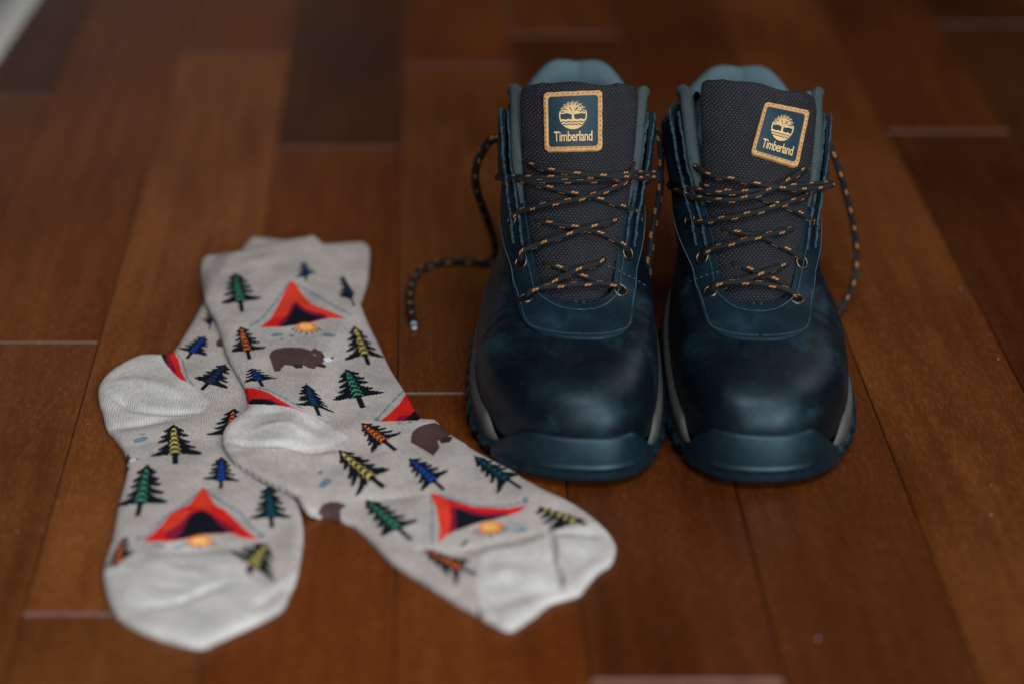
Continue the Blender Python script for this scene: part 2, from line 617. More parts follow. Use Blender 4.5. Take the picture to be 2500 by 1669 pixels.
# ------------------------------------------------------------------ socks
def poly_sd(X, Y, poly):
    """signed distance (positive inside) and nearest boundary point"""
    P = np.asarray(poly); Q = np.roll(P, -1, 0)
    best = np.full(X.shape, 1e9); bx = np.zeros_like(X); by = np.zeros_like(X)
    inside = np.zeros(X.shape, bool)
    for (ax, ay), (cx, cy) in zip(P, Q):
        dx, dy = cx - ax, cy - ay
        t = np.clip(((X - ax) * dx + (Y - ay) * dy) / (dx * dx + dy * dy + 1e-18), 0, 1)
        qx, qy = ax + t * dx, ay + t * dy
        d = (X - qx) ** 2 + (Y - qy) ** 2
        m = d < best
        best[m] = d[m]; bx[m] = qx[m]; by[m] = qy[m]
        if abs(dy) > 1e-15:
            c = ((ay > Y) != (cy > Y)) & (X < dx * (Y - ay) / dy + ax)
            inside ^= c
    sd = np.sqrt(best)
    return np.where(inside, sd, -sd), bx, by


def line_dist(X, Y, pts):
    """distance to an open polyline, signed side and run along it"""
    P = np.asarray(pts, float)
    best = np.full(X.shape, 1e9); side = np.zeros_like(X); run = np.zeros_like(X)
    acc = 0
    for a, b in zip(P[:-1], P[1:]):
        d = b - a; l = np.hypot(*d)
        t = np.clip(((X - a[0]) * d[0] + (Y - a[1]) * d[1]) / (l * l), 0, 1)
        e = np.hypot(X - a[0] - t * d[0], Y - a[1] - t * d[1])
        m = e < best
        best[m] = e[m]
        s = (X - a[0]) * d[1] - (Y - a[1]) * d[0]
        side[m] = np.sign(s)[m]; run[m] = (acc + t * l)[m]
        acc += l
    return best, side, run


def inpoly(x, y, poly):
    P = np.asarray(poly, float); Q = np.roll(P, -1, 0)
    ins = np.zeros(x.shape, bool)
    for (ax, ay), (cx, cy) in zip(P, Q):
        if abs(cy - ay) < 1e-12:
            continue
        ins ^= ((ay > y) != (cy > y)) & (x < (cx - ax) * (y - ay) / (cy - ay) + ax)
    return ins


INK = (.0065, .0085, .014)
HUES = {'green': (.055, .27, .16), 'blue': (.012, .075, .42), 'yellow': (.62, .50, .14), 'orange': (.78, .17, .025),
        'navy': (.010, .045, .12), 'teal': (.006, .10, .14)}
RED, RED2, PLUM = (.66, .018, .012), (.76, .050, .026), (.24, .010, .040)
BEAR, BEARD = (.085, .047, .045), (.045, .026, .024)
SLATE = (.15, .215, .28)


def smooth(a, b, x):
    t = np.clip((x - a) / (b - a), 0, 1)
    return t * t * (3 - 2 * t)


def paint_tree(C, x, y, A, B, Lt, Rt, hue, tiers=6, seed=0, foot=.80):
    A, B, Lt, Rt = (np.array(v, float) for v in (A, B, Lt, Rt))
    near = (np.abs(x - (A[0] + B[0]) / 2) < 110) & (np.abs(y - (A[1] + B[1]) / 2) < 110)
    if not near.any():
        return
    xs, ys = x[near], y[near]
    Cc = A + (B - A) * foot
    q = np.zeros_like(xs); s = np.zeros_like(xs)
    ax = Cc - A
    sols = []
    for sgn, Wv in ((-1, Cc - Lt), (1, Rt - Cc)):
        det = ax[0] * Wv[1] - ax[1] * Wv[0]
        qq = ((xs - A[0]) * Wv[1] - (ys - A[1]) * Wv[0]) / det
        ss = (ax[0] * (ys - A[1]) - ax[1] * (xs - A[0])) / det
        sols.append((qq, ss))
    left = sols[0][1] < 0
    q = np.where(left, sols[0][0], sols[1][0]); s = np.where(left, sols[0][1], sols[1][1])
    a = np.abs(s)
    rs = np.random.default_rng(seed + 5)
    ink = np.zeros(xs.shape, bool); hu = np.zeros(xs.shape, bool)
    jag = .016 * np.sin(s * 47 + seed) + .012 * np.sin(s * 91 + q * 30 + seed * 2)
    for i in range(tiers):
        f = (i + 1) / tiers
        top = (i / tiers) ** 1.02 * .86
        w = .26 + .74 * f ** .9
        for sg in (-1, 1):
            wv = w * rs.uniform(.88, 1.05)
            drop = (.10 + .20 * f) * rs.uniform(.85, 1.1)
            if i == tiers - 1:
                drop *= .62; wv = w
            half = (s * sg >= 0)
            rr = a / wv
            qc = top + .045 + drop * 1.15 * (1 - (1 - np.clip(rr, 0, 1)) ** 1.7)
            th = (.080 * (1 - rr) ** .5 + .011) * (rr < 1)
            ink |= half & (rr < 1) & (np.abs(q - qc + jag * .6) < th)
        cw = .08 + .17 * f
        rr = a / cw
        qc = top + .085 + .13 * rr + .02 * np.sin(rr * 9)
        hu |= (rr < 1) & (np.abs(q - qc) < .016 + .022 * (1 - rr)) & (q > .05)
    core = (a < .05 + .36 * np.clip(q, 0, 1) ** .8) & (q > 0) & (q < .96)
    ink |= core
    ink |= (a < .03) & (q > -.02) & (q < .1)
    tq = 1 / foot
    tw = .115
    ink |= (a < tw) & (q > .9) & (q < tq)
    hu &= (q < .985)
    c = C[near]
    c[ink] = INK
    c[hu & (ink | (a < .4))] = HUES[hue]
    C[near] = c


def paint_poly(C, x, y, poly, col):
    C[inpoly(x, y, poly)] = col


def paint_line(C, x, y, pts, w, col, wob=.4, dash=False):
    d, s, r = line_dist(x, y, pts)
    m = np.abs(d + wob * np.sin(r * .35)) < w
    if dash:
        m &= (np.sin(r * .55) > -.55)
    C[m] = col


def paint_fire(C, x, y, cx, cy, w, h, ang=0):
    ca, sa = math.cos(ang), math.sin(ang)
    u = ((x - cx) * ca + (y - cy) * sa) / w; v = (-(x - cx) * sa + (y - cy) * ca) / h
    for k in range(-3, 4):
        e = k * .42
        m = (np.abs(u - e * (1 + .5 * (v - .3))) < .085) & (v > .1) & (v < 1.55 - abs(k) * .28)
        C[m] = INK
    m = (u * u * .9 + v * v) < 1
    C[m] = (.80, .22, .05)
    m = (u * u * 1.5 + (v * 1.35) ** 2 + .25 * np.sin(u * 14) * (v < 0)) < .72
    C[m] = (.86, .46, .12)
    m = (np.abs(np.sin(u * 8)) < .35) & (v > -.6) & (v < .2) & (np.abs(u) < .7)
    C[m] = (.88, .62, .26)


def sock(name, label, outline, spine, thick, heel, toe, motifs, creases, lift_poly=None, cuff=None):
    H = .00052
    zo = np.full(len(outline), .003)
    for _ in range(6):
        pts = np.array([at_z(p[0], p[1], z)[:2] for p, z in zip(outline, zo)])
        if lift_poly is not None:
            ls, _, _ = poly_sd(pts[:, 0], pts[:, 1], lift_poly)
            zo = .5 * zo + .5 * (.0025 + .0050 * smooth(-.013, .004, ls))
    poly = catmull(pts, 6, closed=True)
    c0 = poly.mean(0)
    root = empty(name, (c0[0], c0[1], 0), label, 'sock')
    x0, y0 = poly.min(0) - .004; x1, y1 = poly.max(0) + .004
    gx = np.arange(x0, x1, H); gy = np.arange(y0, y1, H)
    X, Y = np.meshgrid(gx, gy, indexing='ij')
    sd, bx, by = poly_sd(X, Y, poly)
    out = sd < 0
    Xs = np.where(out, bx, X); Ys = np.where(out, by, Y)
    keep = sd > -H * .75
    d = np.clip(sd, 0, None)
    r = .0058
    prof = np.sqrt(np.clip(1 - (1 - np.clip(d / r, 0, 1)) ** 2, 0, 1))
    Z = .0008 + thick * (.22 + .78 * prof) * 1.0
    # soft puffiness and folds
    Z += .0010 * smooth(.006, .03, d)
    nz = (np.sin(X * 95 + Y * 40 + 1.3) + np.sin(X * -60 + Y * 120 + .4) + .6 * np.sin(X * 210 - Y * 90)) * .00035
    Z += nz * smooth(0, .01, d)
    for pl, wd, dep in creases:
        wp = np.array([at_z(a, b, .006)[:2] for a, b in pl])
        wp = catmull(wp, 5)
        e, s_, r_ = line_dist(X, Y, wp)
        tot = np.linalg.norm(np.diff(wp, axis=0), axis=1).sum()
        env = smooth(0, .25, r_ / tot) * smooth(0, .25, 1 - r_ / tot)
        Z += dep * np.exp(-(e / wd) ** 2) * np.where(tot > 0, .25 + .75 * env, 1)
    if lift_poly is not None:
        ls, _, _ = poly_sd(X, Y, lift_poly)
        Z += .0052 * smooth(-.013, .004, ls)
    if cuff is not None:
        wp = np.array([at_z(a, b, .006)[:2] for a, b in cuff])
        e, s_, r_ = line_dist(X, Y, wp)
        Z += .0008 * np.exp(-(e / .006) ** 2)
    # rib coordinates along a spine
    sp = catmull(np.array([at_z(a, b, .006)[:2] for a, b in spine]), 6)
    e, s_, run = line_dist(X, Y, sp)
    K = np.stack([e * s_, run, np.zeros_like(e)], -1)
    if heel is not None:                               # heel cup is knitted crosswise
        pass
    P3 = np.stack([Xs, Ys, Z], -1)
    px, py = project(P3)
    base = np.array([.445, .400, .372])
    C = np.tile(base, X.shape + (1,)).astype(float)
    for m in motifs:
        kind = m[0]
        if kind == 'tree':
            paint_tree(C, px, py, *m[1:])
        elif kind == 'poly':
            paint_poly(C, px, py, m[1], m[2])
        elif kind == 'line':
            paint_line(C, px, py, m[1], m[2], m[3])
        elif kind == 'fire':
            paint_fire(C, px, py, *m[1:])
        elif kind == 'spot':
            _, cx, cy, w, h, ang, col = m
            ca, sa = math.cos(ang), math.sin(ang)
            u = ((px - cx) * ca + (py - cy) * sa) / w; v = (-(px - cx) * sa + (py - cy) * ca) / h
            C[(u * u + v * v) < 1] = col
    hm = inpoly(px, py, catmull(np.array(heel, float), 5, True))
    tm = inpoly(px, py, catmull(np.array(toe, float), 5, True))
    part = np.where(hm, 1, np.where(tm, 2, 0))
    Z2 = Z + np.where(part > 0, .0003, 0)
    nx, ny = X.shape
    i = np.arange(nx - 1)[:, None]; j = np.arange(ny - 1)[None, :]
    cellkeep = keep[:-1, :-1] & keep[1:, :-1] & keep[1:, 1:] & keep[:-1, 1:]
    cp = part[:-1, :-1]
    idx = np.arange(nx * ny).reshape(nx, ny)
    quads = np.stack([idx[:-1, :-1], idx[1:, :-1], idx[1:, 1:], idx[:-1, 1:]], -1)
    flatV = to_local(root, np.stack([Xs, Ys, Z], -1).reshape(-1, 3))
    # shared smooth normals so the parts meet without a shading seam
    for code, nm, mt in ((0, 'leg_and_foot', KNIT), (1, 'heel', KNITPLAIN), (2, 'toe', KNITPLAIN)):
        q = quads[cellkeep & (cp == code)]
        if not len(q):
            continue
        used, inv = np.unique(q.ravel(), return_inverse=True)
        V = flatV[used]
        F = inv.reshape(-1, 4)
        A = K.reshape(-1, 3)[used]; CC = C.reshape(-1, 3)[used]
        # skirt down to the floor on the outer rim
        E = {}
        e1 = np.concatenate([F[:, [0, 1]], F[:, [1, 2]], F[:, [2, 3]], F[:, [3, 0]]])
        key = np.sort(e1, 1)
        _, ii, cnt = np.unique(key[:, 0].astype(np.int64) * (len(used) + 1) + key[:, 1], return_index=True, return_counts=True)
        rim = e1[ii[cnt == 1]]
        sdu = sd.ravel()[used]
        rim = rim[(sdu[rim[:, 0]] < H * 1.2) & (sdu[rim[:, 1]] < H * 1.2)]
        if len(rim):
            ru, rinv = np.unique(rim.ravel(), return_inverse=True)
            nb = len(V)
            Vb = V[ru].copy(); Vb[:, 2] = np.maximum(V[ru][:, 2] - .0022, .0004)
            # tuck the lower fold inwards a little
            cen = V[:, :2].mean(0)
            V = np.concatenate([V, Vb]); A = np.concatenate([A, A[ru]]); CC = np.concatenate([CC, CC[ru]])
            rr = rinv.reshape(-1, 2)
            F = np.concatenate([F, np.stack([rim[:, 1], rim[:, 0], nb + rr[:, 0], nb + rr[:, 1]], 1)])
        o = mesh_obj(nm, V, F, mt, root)
        me = o.data
        at = me.attributes.new('knit', 'FLOAT_VECTOR', 'POINT'); at.data.foreach_set('vector', A.astype(np.float32).ravel())
        if code == 0:
            at = me.attributes.new('dye', 'FLOAT_COLOR', 'POINT')
            at.data.foreach_set('color', np.concatenate([CC, np.ones((len(CC), 1))], 1).astype(np.float32).ravel())
    return root, poly


back_outline = [(580, 619), (603, 589), (615, 579), (641, 580), (698, 585), (760, 592), (794, 595), (877, 590), (893, 595), (902, 608),
                (899, 672), (889, 710), (870, 760), (840, 830), (800, 900), (765, 970), (735, 1040), (705, 1100), (700, 1160), (723, 1215),
                (731, 1234), (741, 1287), (737, 1341), (723, 1408), (707, 1442), (694, 1472), (675, 1488), (622, 1515), (541, 1552),
                (501, 1570), (474, 1571), (434, 1563), (381, 1547), (327, 1525), (284, 1496), (263, 1453), (255, 1421), (252, 1389),
                (263, 1341), (274, 1309), (287, 1234), (297, 1196), (305, 1166), (309, 1136), (305, 1108), (296, 1085), (275, 1058),
                (259, 1039), (248, 998), (242, 981), (239, 949), (252, 920), (284, 892), (332, 868), (363, 863), (399, 863), (424, 853),
                (469, 783), (494, 739), (530, 690)]
back_motifs = [
    ('tree', (423, 1037), (428, 1132), (367, 1115), (494, 1108), 'yellow', 6, 1),
    ('tree', (571, 998), (556, 1082), (504, 1062), (596, 1050), 'orange', 6, 2),
    ('tree', (541, 1115), (539, 1192), (495, 1169), (583, 1174), 'blue', 6, 3),
    ('tree', (359, 1136), (335, 1260), (286, 1232), (410, 1223), 'green', 6, 4),
    ('tree', (656, 1188), (664, 1287), (611, 1263), (711, 1260), 'teal', 6, 5),
    ('tree', (300, 1314), (280, 1397), (255, 1385), (329, 1345), 'orange', 6, 6),
    ('tree', (650, 1328), (604, 1398), (563, 1342), (675, 1419), 'yellow', 6, 7),
    ('tree', (548, 890), (491, 951), (474, 921), (556, 948), 'navy', 6, 8),
    ('tree', (499, 822), (456, 875), (436, 849), (505, 868), 'blue', 6, 9),
    ('tree', (516, 762), (512, 806), (490, 780), (530, 770), 'navy', 5, 10),
    ('tree', (728, 1395), (735, 1450), (705, 1420), (760, 1420), 'teal', 5, 12),
    ('line', [(496, 1190), (455, 1228), (400, 1262), (366, 1304), (338, 1313)], 2.2, SLATE),
    ('line', [(496, 1190), (540, 1222), (588, 1252), (620, 1292), (640, 1306)], 2.2, SLATE),
    ('spot', 338, 1313, 7, 5, 0, SLATE), ('spot', 638, 1306, 8, 6, 0, SLATE),
    ('poly', [(496, 1187), (505, 1198), (516, 1218), (528, 1234), (548, 1243), (562, 1256), (576, 1270), (594, 1288), (612, 1302), (635, 1316), (595, 1312),
              (563, 1300), (488, 1305), (461, 1313), (418, 1320), (346, 1321), (372, 1303), (394, 1282), (420, 1252), (440, 1240), (461, 1232), (478, 1210)], RED),
    ('poly', [(496, 1187), (516, 1218), (528, 1234), (510, 1240), (490, 1238), (461, 1234), (478, 1210)], RED2),
    ('poly', [(418, 1250), (461, 1242), (470, 1250), (440, 1284), (400, 1300), (394, 1282)], RED2),
    ('poly', [(490, 1244), (515, 1252), (545, 1272), (576, 1288), (563, 1301), (536, 1290), (500, 1262), (470, 1266), (452, 1296), (440, 1316), (404, 1314), (400, 1300), (440, 1278), (462, 1252)], PLUM),
    ('poly', [(490, 1244), (502, 1246), (515, 1256), (536, 1280), (563, 1299), (530, 1300), (488, 1303), (461, 1311), (418, 1319), (434, 1308), (446, 1295), (458, 1268), (474, 1250)], INK),
    ('fire', 488, 1319, 29, 13),
    ('spot', 388, 1331, 19, 4, .1, SLATE), ('spot', 434, 1335, 12, 3, 0, SLATE),
    ('spot', 344, 1072, 19, 6, -.25, SLATE), ('spot', 346, 1059, 10, 1.5, 0, SLATE),
    ('poly', [(306, 1120), (312, 1104), (316, 1112), (322, 1118), (318, 1126), (308, 1132)], BEAR),
    ('spot', 324, 1122, 9, 5, -.4, (.62, .66, .70)), ('spot', 335, 1119, 4, 2, 0, INK),
    ('poly', [(300, 1150), (310, 1138), (316, 1142), (310, 1152), (306, 1170), (300, 1180)], BEARD),
    ('poly', [(386, 860), (404, 860), (412, 880), (418, 902), (402, 890)], INK),
    ('poly', [(404, 858), (424, 856), (436, 878), (442, 905), (456, 930), (436, 925), (418, 906), (410, 890)], RED),
    ('poly', [(404, 862), (412, 862), (424, 890), (432, 908), (424, 908), (410, 892)], PLUM),
    ('line', [(428, 858), (446, 880), (453, 905), (456, 920), (472, 940)], 1.6, SLATE),
    ('poly', [(527, 836), (538, 824), (546, 846), (530, 846)], BEAR),
]
back_heel = [(386, 858), (399, 881), (420, 908), (441, 927), (468, 943), (490, 962), (508, 984), (496, 1001), (473, 1012), (427, 1026), (358, 1037),
             (290, 1046), (240, 1046), (215, 960), (240, 900), (300, 850), (350, 840)]
back_toe = [(240, 1404), (262, 1392), (300, 1375), (340, 1352), (372, 1350), (430, 1346), (500, 1344), (560, 1350), (592, 1384), (612, 1412), (650, 1432), (690, 1416),
            (750, 1380), (780, 1450), (700, 1540), (500, 1620), (300, 1590), (230, 1480)]
back_creases = [
    ([(400, 1466), (434, 1461), (477, 1444), (515, 1428), (560, 1414)], .0022, -.0022),
    ([(330, 1468), (380, 1468), (434, 1463)], .003, -.0012),
    ([(365, 1350), (400, 1372), (448, 1390), (500, 1392)], .003, .0012),
    ([(360, 1340), (430, 1332), (560, 1330), (620, 1345)], .005, -.0020),
    ([(620, 1480), (670, 1440), (705, 1410)], .003, -.0012),
    ([(380, 1425), (440, 1428), (480, 1440)], .0025, -.0009),
    ([(275, 950), (300, 972), (330, 990), (380, 998), (484, 1002)], .0030, -.0024),
    ([(262, 930), (330, 925), (420, 950), (470, 975)], .005, .0014),
    ([(270, 1035), (350, 1028), (430, 1015)], .004, -.0010),
    ([(300, 1080), (360, 1070), (460, 1060)], .006, -.0008),
]
back_root, back_poly = sock('sock', 'beige camping print sock lying underneath, its foot pointing straight at the bottom edge', back_outline,
                            [(770, 560), (620, 760), (500, 930), (470, 1040), (490, 1200), (490, 1600)], .0033,
                            back_heel, back_toe, back_motifs, back_creases)

K = .0085
front_outline = [(491, 643, K), (495, 631, K), (510, 624, K), (545, 620, K), (580, 617, K), (640, 602, K), (700, 589, K), (743, 583, K), (764, 582, K),
                 (783, 591, K), (806, 618, K), (830, 656, K), (852, 694, K), (877, 735, K), (890, 765, .006), (921, 831, .004), (954, 900), (987, 951), (1008, 990), (1028, 1018),
                 (1046, 1022), (1063, 1024), (1081, 1040), (1100, 1058), (1135, 1080), (1158, 1097), (1208, 1124), (1258, 1150), (1278, 1166), (1335, 1196), (1391, 1223),
                 (1441, 1256), (1484, 1296), (1502, 1326), (1502, 1346), (1490, 1372), (1457, 1395), (1431, 1425), (1414, 1445), (1381, 1455),
                 (1341, 1468), (1308, 1495), (1258, 1528), (1245, 1532), (1225, 1528), (1185, 1508), (1176, 1500), (1170, 1490), (1162, 1492), (1130, 1476),
                 (1092, 1455), (1026, 1412), (966, 1375), (933, 1346), (906, 1316), (876, 1289), (856, 1276), (810, 1259), (775, 1252),
                 (750, 1242, .005), (732, 1221, .007), (722, 1206, K), (673, 1181, K), (622, 1155, K), (571, 1124, K), (551, 1099, K), (542, 1073, K), (546, 1050, K), (558, 1033, K),
                 (576, 1017, K), (597, 1002, K), (605, 985, K), (602, 965, K), (597, 946, K), (571, 904, K), (552, 863, K), (539, 821, K), (526, 783, K),
                 (501, 739, K), (494, 703, K), (490, 670, K)]
front_motifs = [
    ('tree', (574, 668), (591, 762), (540, 740), (638, 727), 'green', 6, 21),
    ('tree', (740, 641), (748, 686), (722, 681), (774, 668), 'blue', 4, 22),
    ('tree', (837, 675), (866, 750), (829, 726), (874, 703), 'navy', 5, 23),
    ('line', [(705, 690), (670, 742), (636, 780), (612, 796)], 2.0, SLATE),
    ('line', [(716, 692), (770, 720), (820, 750), (856, 768)], 2.0, SLATE),
    ('poly', [(700, 700), (711, 685), (722, 694), (740, 722), (762, 744), (800, 758), (845, 777), (800, 777), (740, 792), (688, 798), (634, 799), (660, 780), (680, 745)], RED2),
    ('poly', [(722, 736), (745, 755), (794, 768), (800, 777), (740, 792), (688, 798), (672, 794), (700, 770), (712, 745)], PLUM),
    ('poly', [(722, 744), (734, 756), (760, 768), (794, 774), (750, 788), (685, 798), (700, 782), (712, 762)], INK),
    ('poly', [(634, 799), (660, 780), (690, 772), (676, 796)], RED),
    ('fire', 748, 799, 24, 12),
    ('spot', 676, 817, 15, 4, -.1, SLATE), ('spot', 712, 819, 8, 3, 0, SLATE), ('spot', 803, 818, 17, 4.5, .1, SLATE), ('spot', 688, 828, 6, 2.5, 0, SLATE),
    ('tree', (588, 799), (609, 877), (565, 859), (650, 850), 'orange', 6, 24),
    ('poly', [(657, 868), (662, 858), (674, 851), (700, 847), (735, 848), (760, 855), (768, 848), (776, 854), (784, 856), (792, 868), (796, 878), (786, 886), (797, 892),
              (794, 897), (774, 892), (768, 900), (752, 897), (738, 890), (716, 893), (696, 890), (690, 896), (684, 905), (670, 906), (664, 890)], BEAR),
    ('poly', [(712, 890), (738, 888), (740, 897), (722, 899)], BEARD), ('poly', [(776, 886), (797, 892), (794, 898), (772, 893)], BEARD),
    ('spot', 800, 877, 10, 6, .1, (.60, .66, .72)), ('spot', 811, 873, 4, 2.5, 0, INK), ('spot', 768, 866, 4, 2.5, .2, (.2, .2, .24)), ('spot', 787, 865, 3, 2, 0, INK),
    ('tree', (866, 797), (901, 890), (842, 879), (936, 871), 'yellow', 6, 25),
    ('tree', (615, 899), (641, 943), (597, 934), (678, 923), 'blue', 5, 26, .72),
    ('poly', [(597, 946), (615, 946), (640, 952), (660, 960), (682, 974), (710, 990), (740, 1003), (700, 1003), (680, 994), (600, 1010)], RED),
    ('poly', [(640, 972), (660, 972), (700, 992), (720, 1004), (680, 1004)], PLUM),
    ('poly', [(606, 982), (616, 973), (640, 972), (666, 979), (686, 996), (690, 1010), (606, 1010)], INK),
    ('line', [(620, 944), (652, 950), (690, 968), (740, 996)], 1.4, SLATE),
    ('tree', (749, 938), (780, 1014), (722, 984), (817, 1007), 'navy', 7, 27, .74),
    ('tree', (846, 903), (886, 995), (816, 979), (938, 959), 'green', 6, 28, .76),
    ('line', [(985, 952), (950, 988), (918, 1025)], 1.7, SLATE), ('spot', 920, 1023, 7, 5, 0, SLATE),
    ('poly', [(990, 962), (1000, 964), (1014, 994), (1022, 1012), (1026, 1022), (985, 1027), (926, 1028), (950, 1010), (975, 985)], RED),
    ('poly', [(1018, 996), (1026, 1014), (1020, 1026), (964, 1026), (975, 1014), (1000, 1012)], PLUM),
    ('poly', [(1018, 996), (1032, 1018), (1022, 1024), (985, 1024), (1002, 1012)], INK),
    ('spot', 975, 1031, 5, 2, 0, SLATE), ('spot', 1001, 1029, 5, 2.5, 0, SLATE),
    ('tree', (884, 1033), (966, 1098), (908, 1105), (980, 1055), 'orange', 6, 29, .70),
    ('tree', (830, 1100), (938, 1188), (872, 1213), (953, 1145), 'yellow', 6, 30, .78),
    ('poly', [(1003, 1079), (1005, 1056), (1014, 1046), (1028, 1038), (1046, 1033), (1063, 1031), (1081, 1040), (1100, 1061), (1085, 1068), (1068, 1076), (1074, 1090), (1058, 1112), (1038, 1099)], BEAR),
    ('poly', [(1072, 1074), (1088, 1063), (1106, 1066), (1098, 1078), (1078, 1082)], BEARD),
    ('tree', (1001, 1120), (1084, 1195), (1028, 1197), (1096, 1147), 'blue', 6, 31, .76),
    ('tree', (1160, 1113), (1273, 1190), (1214, 1204), (1266, 1154), 'teal', 6, 32, .76),
    ('tree', (896, 1221), (1004, 1317), (930, 1308), (1023, 1271), 'green', 6, 33, .76),
    ('line', [(1052, 1212), (1056, 1250), (1054, 1290), (1055, 1329)], 1.9, SLATE),
    ('line', [(1075, 1206), (1120, 1224), (1170, 1234), (1230, 1234), (1288, 1222)], 2.2, SLATE), ('spot', 1282, 1220, 8, 8, 0, SLATE),
    ('poly', [(1050, 1204), (1064, 1204), (1086, 1214), (1120, 1226), (1160, 1236), (1240, 1240), (1288, 1231), (1270, 1246), (1240, 1258), (1200, 1264), (1114, 1294), (1086, 1308), (1069, 1327), (1074, 1290), (1066, 1240)], RED),
    ('poly', [(1050, 1204), (1064, 1204), (1090, 1218), (1100, 1240), (1100, 1290), (1069, 1327), (1074, 1290), (1066, 1240)], RED2),
    ('poly', [(1098, 1238), (1120, 1236), (1180, 1250), (1236, 1250), (1244, 1256), (1200, 1264), (1114, 1294), (1096, 1302), (1102, 1260)], PLUM),
    ('poly', [(1112, 1239), (1150, 1252), (1190, 1260), (1238, 1258), (1200, 1268), (1160, 1276), (1114, 1294), (1114, 1262)], INK),
    ('fire', 1197, 1286, 28, 15, -.1),
    ('spot', 1271, 1293, 20, 5, -.25, SLATE), ('spot', 1266, 1281, 14, 1.4, 0, SLATE), ('spot', 1134, 1325, 13, 4, -.7, (.05, .06, .08)),
    ('tree', (1322, 1236), (1448, 1284), (1340, 1296), (1436, 1268), 'yellow', 5, 34, .80),
    ('tree', (1039, 1342), (1162, 1399), (1114, 1429), (1146, 1366), 'orange', 6, 35, .76),
    ('poly', [(775, 1251), (782, 1238), (790, 1229), (808, 1223), (829, 1225), (844, 1234), (834, 1240), (831, 1248), (832, 1275), (800, 1270)], BEAR),
    ('spot', 838, 1234, 7, 4, 0, BEARD),
    ('poly', [(777, 1188), (782, 1176), (796, 1166), (806, 1168), (812, 1174), (800, 1182), (790, 1190)], SLATE),
    ('poly', [(774, 1156), (778, 1149), (786, 1146), (790, 1150), (782, 1158)], SLATE),
    ('poly', [(1164, 1494), (1168, 1476), (1176, 1484), (1178, 1500)], INK),
]
front_heel = [(603, 988), (630, 987), (678, 989), (715, 996), (737, 1005), (762, 1015), (788, 1030), (826, 1053), (848, 1066), (834, 1077), (813, 1088), (750, 1096),
              (673, 1100), (600, 1099), (530, 1098), (515, 1060), (540, 1015), (580, 990)]
front_toe = [(1172, 1484), (1166, 1430), (1170, 1375), (1192, 1344), (1225, 1338), (1258, 1336), (1308, 1320), (1358, 1298), (1407, 1287), (1464, 1274), (1530, 1290),
             (1560, 1360), (1480, 1460), (1300, 1560), (1200, 1560), (1160, 1520)]
front_creases = [
    ([(1340, 1288), (1351, 1332), (1350, 1362), (1364, 1389), (1371, 1428)], .0017, -.0036),
    ([(1344, 1296), (1400, 1292), (1470, 1296)], .0035, -.0014),
    ([(558, 1089), (647, 1101), (750, 1098), (826, 1090)], .0028, -.0026),
    ([(620, 1060), (690, 1052), (770, 1070)], .0040, .0010),
    ([(640, 1024), (700, 1020), (780, 1050)], .0040, -.0008),
    ([(1090, 1345), (1160, 1330), (1260, 1310), (1330, 1290)], .0045, -.0016),
    ([(1000, 1330), (1060, 1335), (1110, 1350)], .004, -.0010),
    ([(860, 1215), (960, 1205), (1040, 1196)], .005, -.0013),
    ([(520, 680), (620, 655), (720, 640)], .007, .0008),
    ([(1190, 1400), (1250, 1390), (1330, 1410)], .006, .0014),
    ([(1200, 1470), (1290, 1440), (1380, 1430)], .005, -.0012),
    ([(780, 1140), (860, 1110), (900, 1050)], .008, -.0010),
]
front_root, front_poly = sock('sock', 'beige camping print sock crossed on top, its creased toe in front of a boot', front_outline,
                              [(630, 540), (680, 740), (750, 930), (840, 1080), (1050, 1230), (1500, 1460)], .0033,
                              front_heel, front_toe, front_motifs, front_creases, lift_poly=back_poly)


# ------------------------------------------------------------------ boots
TK = np.linspace(0, 1, 12)
KEY = dict(
    z=[.016, .030, .0415, .0495, .0550, .0583, .0618, .0705, .084, .100, .120, .1410],
    yf=[.0015, .0000, .0040, .0140, .0325, .0560, .0815, .0955, .109, .1240, .1420, .1640],
    yb=[.270, .272, .273, .274, .274, .274, .274, .274, .273, .273, .274, .278],
    yc=[.095, .095, .097, .105, .117, .132, .150, .163, .177, .190, .203, .218],
    wl=[.0490, .0492, .0478, .0448, .0422, .0410, .0404, .0404, .0402, .0398, .0396, .0397],
    wm=[.0445, .0448, .0438, .0418, .0398, .0383, .0372, .0366, .0362, .0366, .0376, .0392],
    xc=[-.0015, -.0015, -.0015, -.001, 0, 0, 0, 0, 0, 0, 0, 0],
    xf=[.0065, .0065, .0060, .0050, .0040, .0030, .0020, .0010, 0, 0, 0, 0],
)


def key(k, t):
    return pchip(TK, KEY[k], t)


WSC = {1: 1.0, -1: .905}                            # the right boot's outer side is slimmer


def ring_xy(th, t, med, expand=0.0):
    """plan position of the upper at angle th (0 = toe) and level t; med = +1 when the inner side is +x"""
    c, s = np.cos(th), np.sin(th)
    yf, yb, yc = key('yf', t) - expand, key('yb', t) + expand, key('yc', t)
    medial = s * med > 0
    up_ = smooth(.45, .75, np.asarray(t, float)) * (.0052 if med < 0 else .0) * (np.abs(s) ** 2)
    low_ = 1 - smooth(.70, .98, np.asarray(t, float))
    w = np.where(medial, key('wm', t), key('wl', t) * (1 - (1 - WSC[med]) * low_)) + expand + np.where(medial, up_, 0)
    e = .80
    Lh = np.where(c > 0, yc - yf, yb - yc)
    y = yc - Lh * np.sign(c) * np.abs(c) ** np.where(c > 0, .76, .86)
    x = med * key('xc', t) + w * np.sign(s) * np.abs(s) ** e + med * key('xf', t) * np.clip(c, 0, 1) ** 2
    # waist and heel
    back = smooth(.12, .26, y)
    x = x * (1 - .10 * back * (1 - smooth(.5, .9, t)))
    return x, y


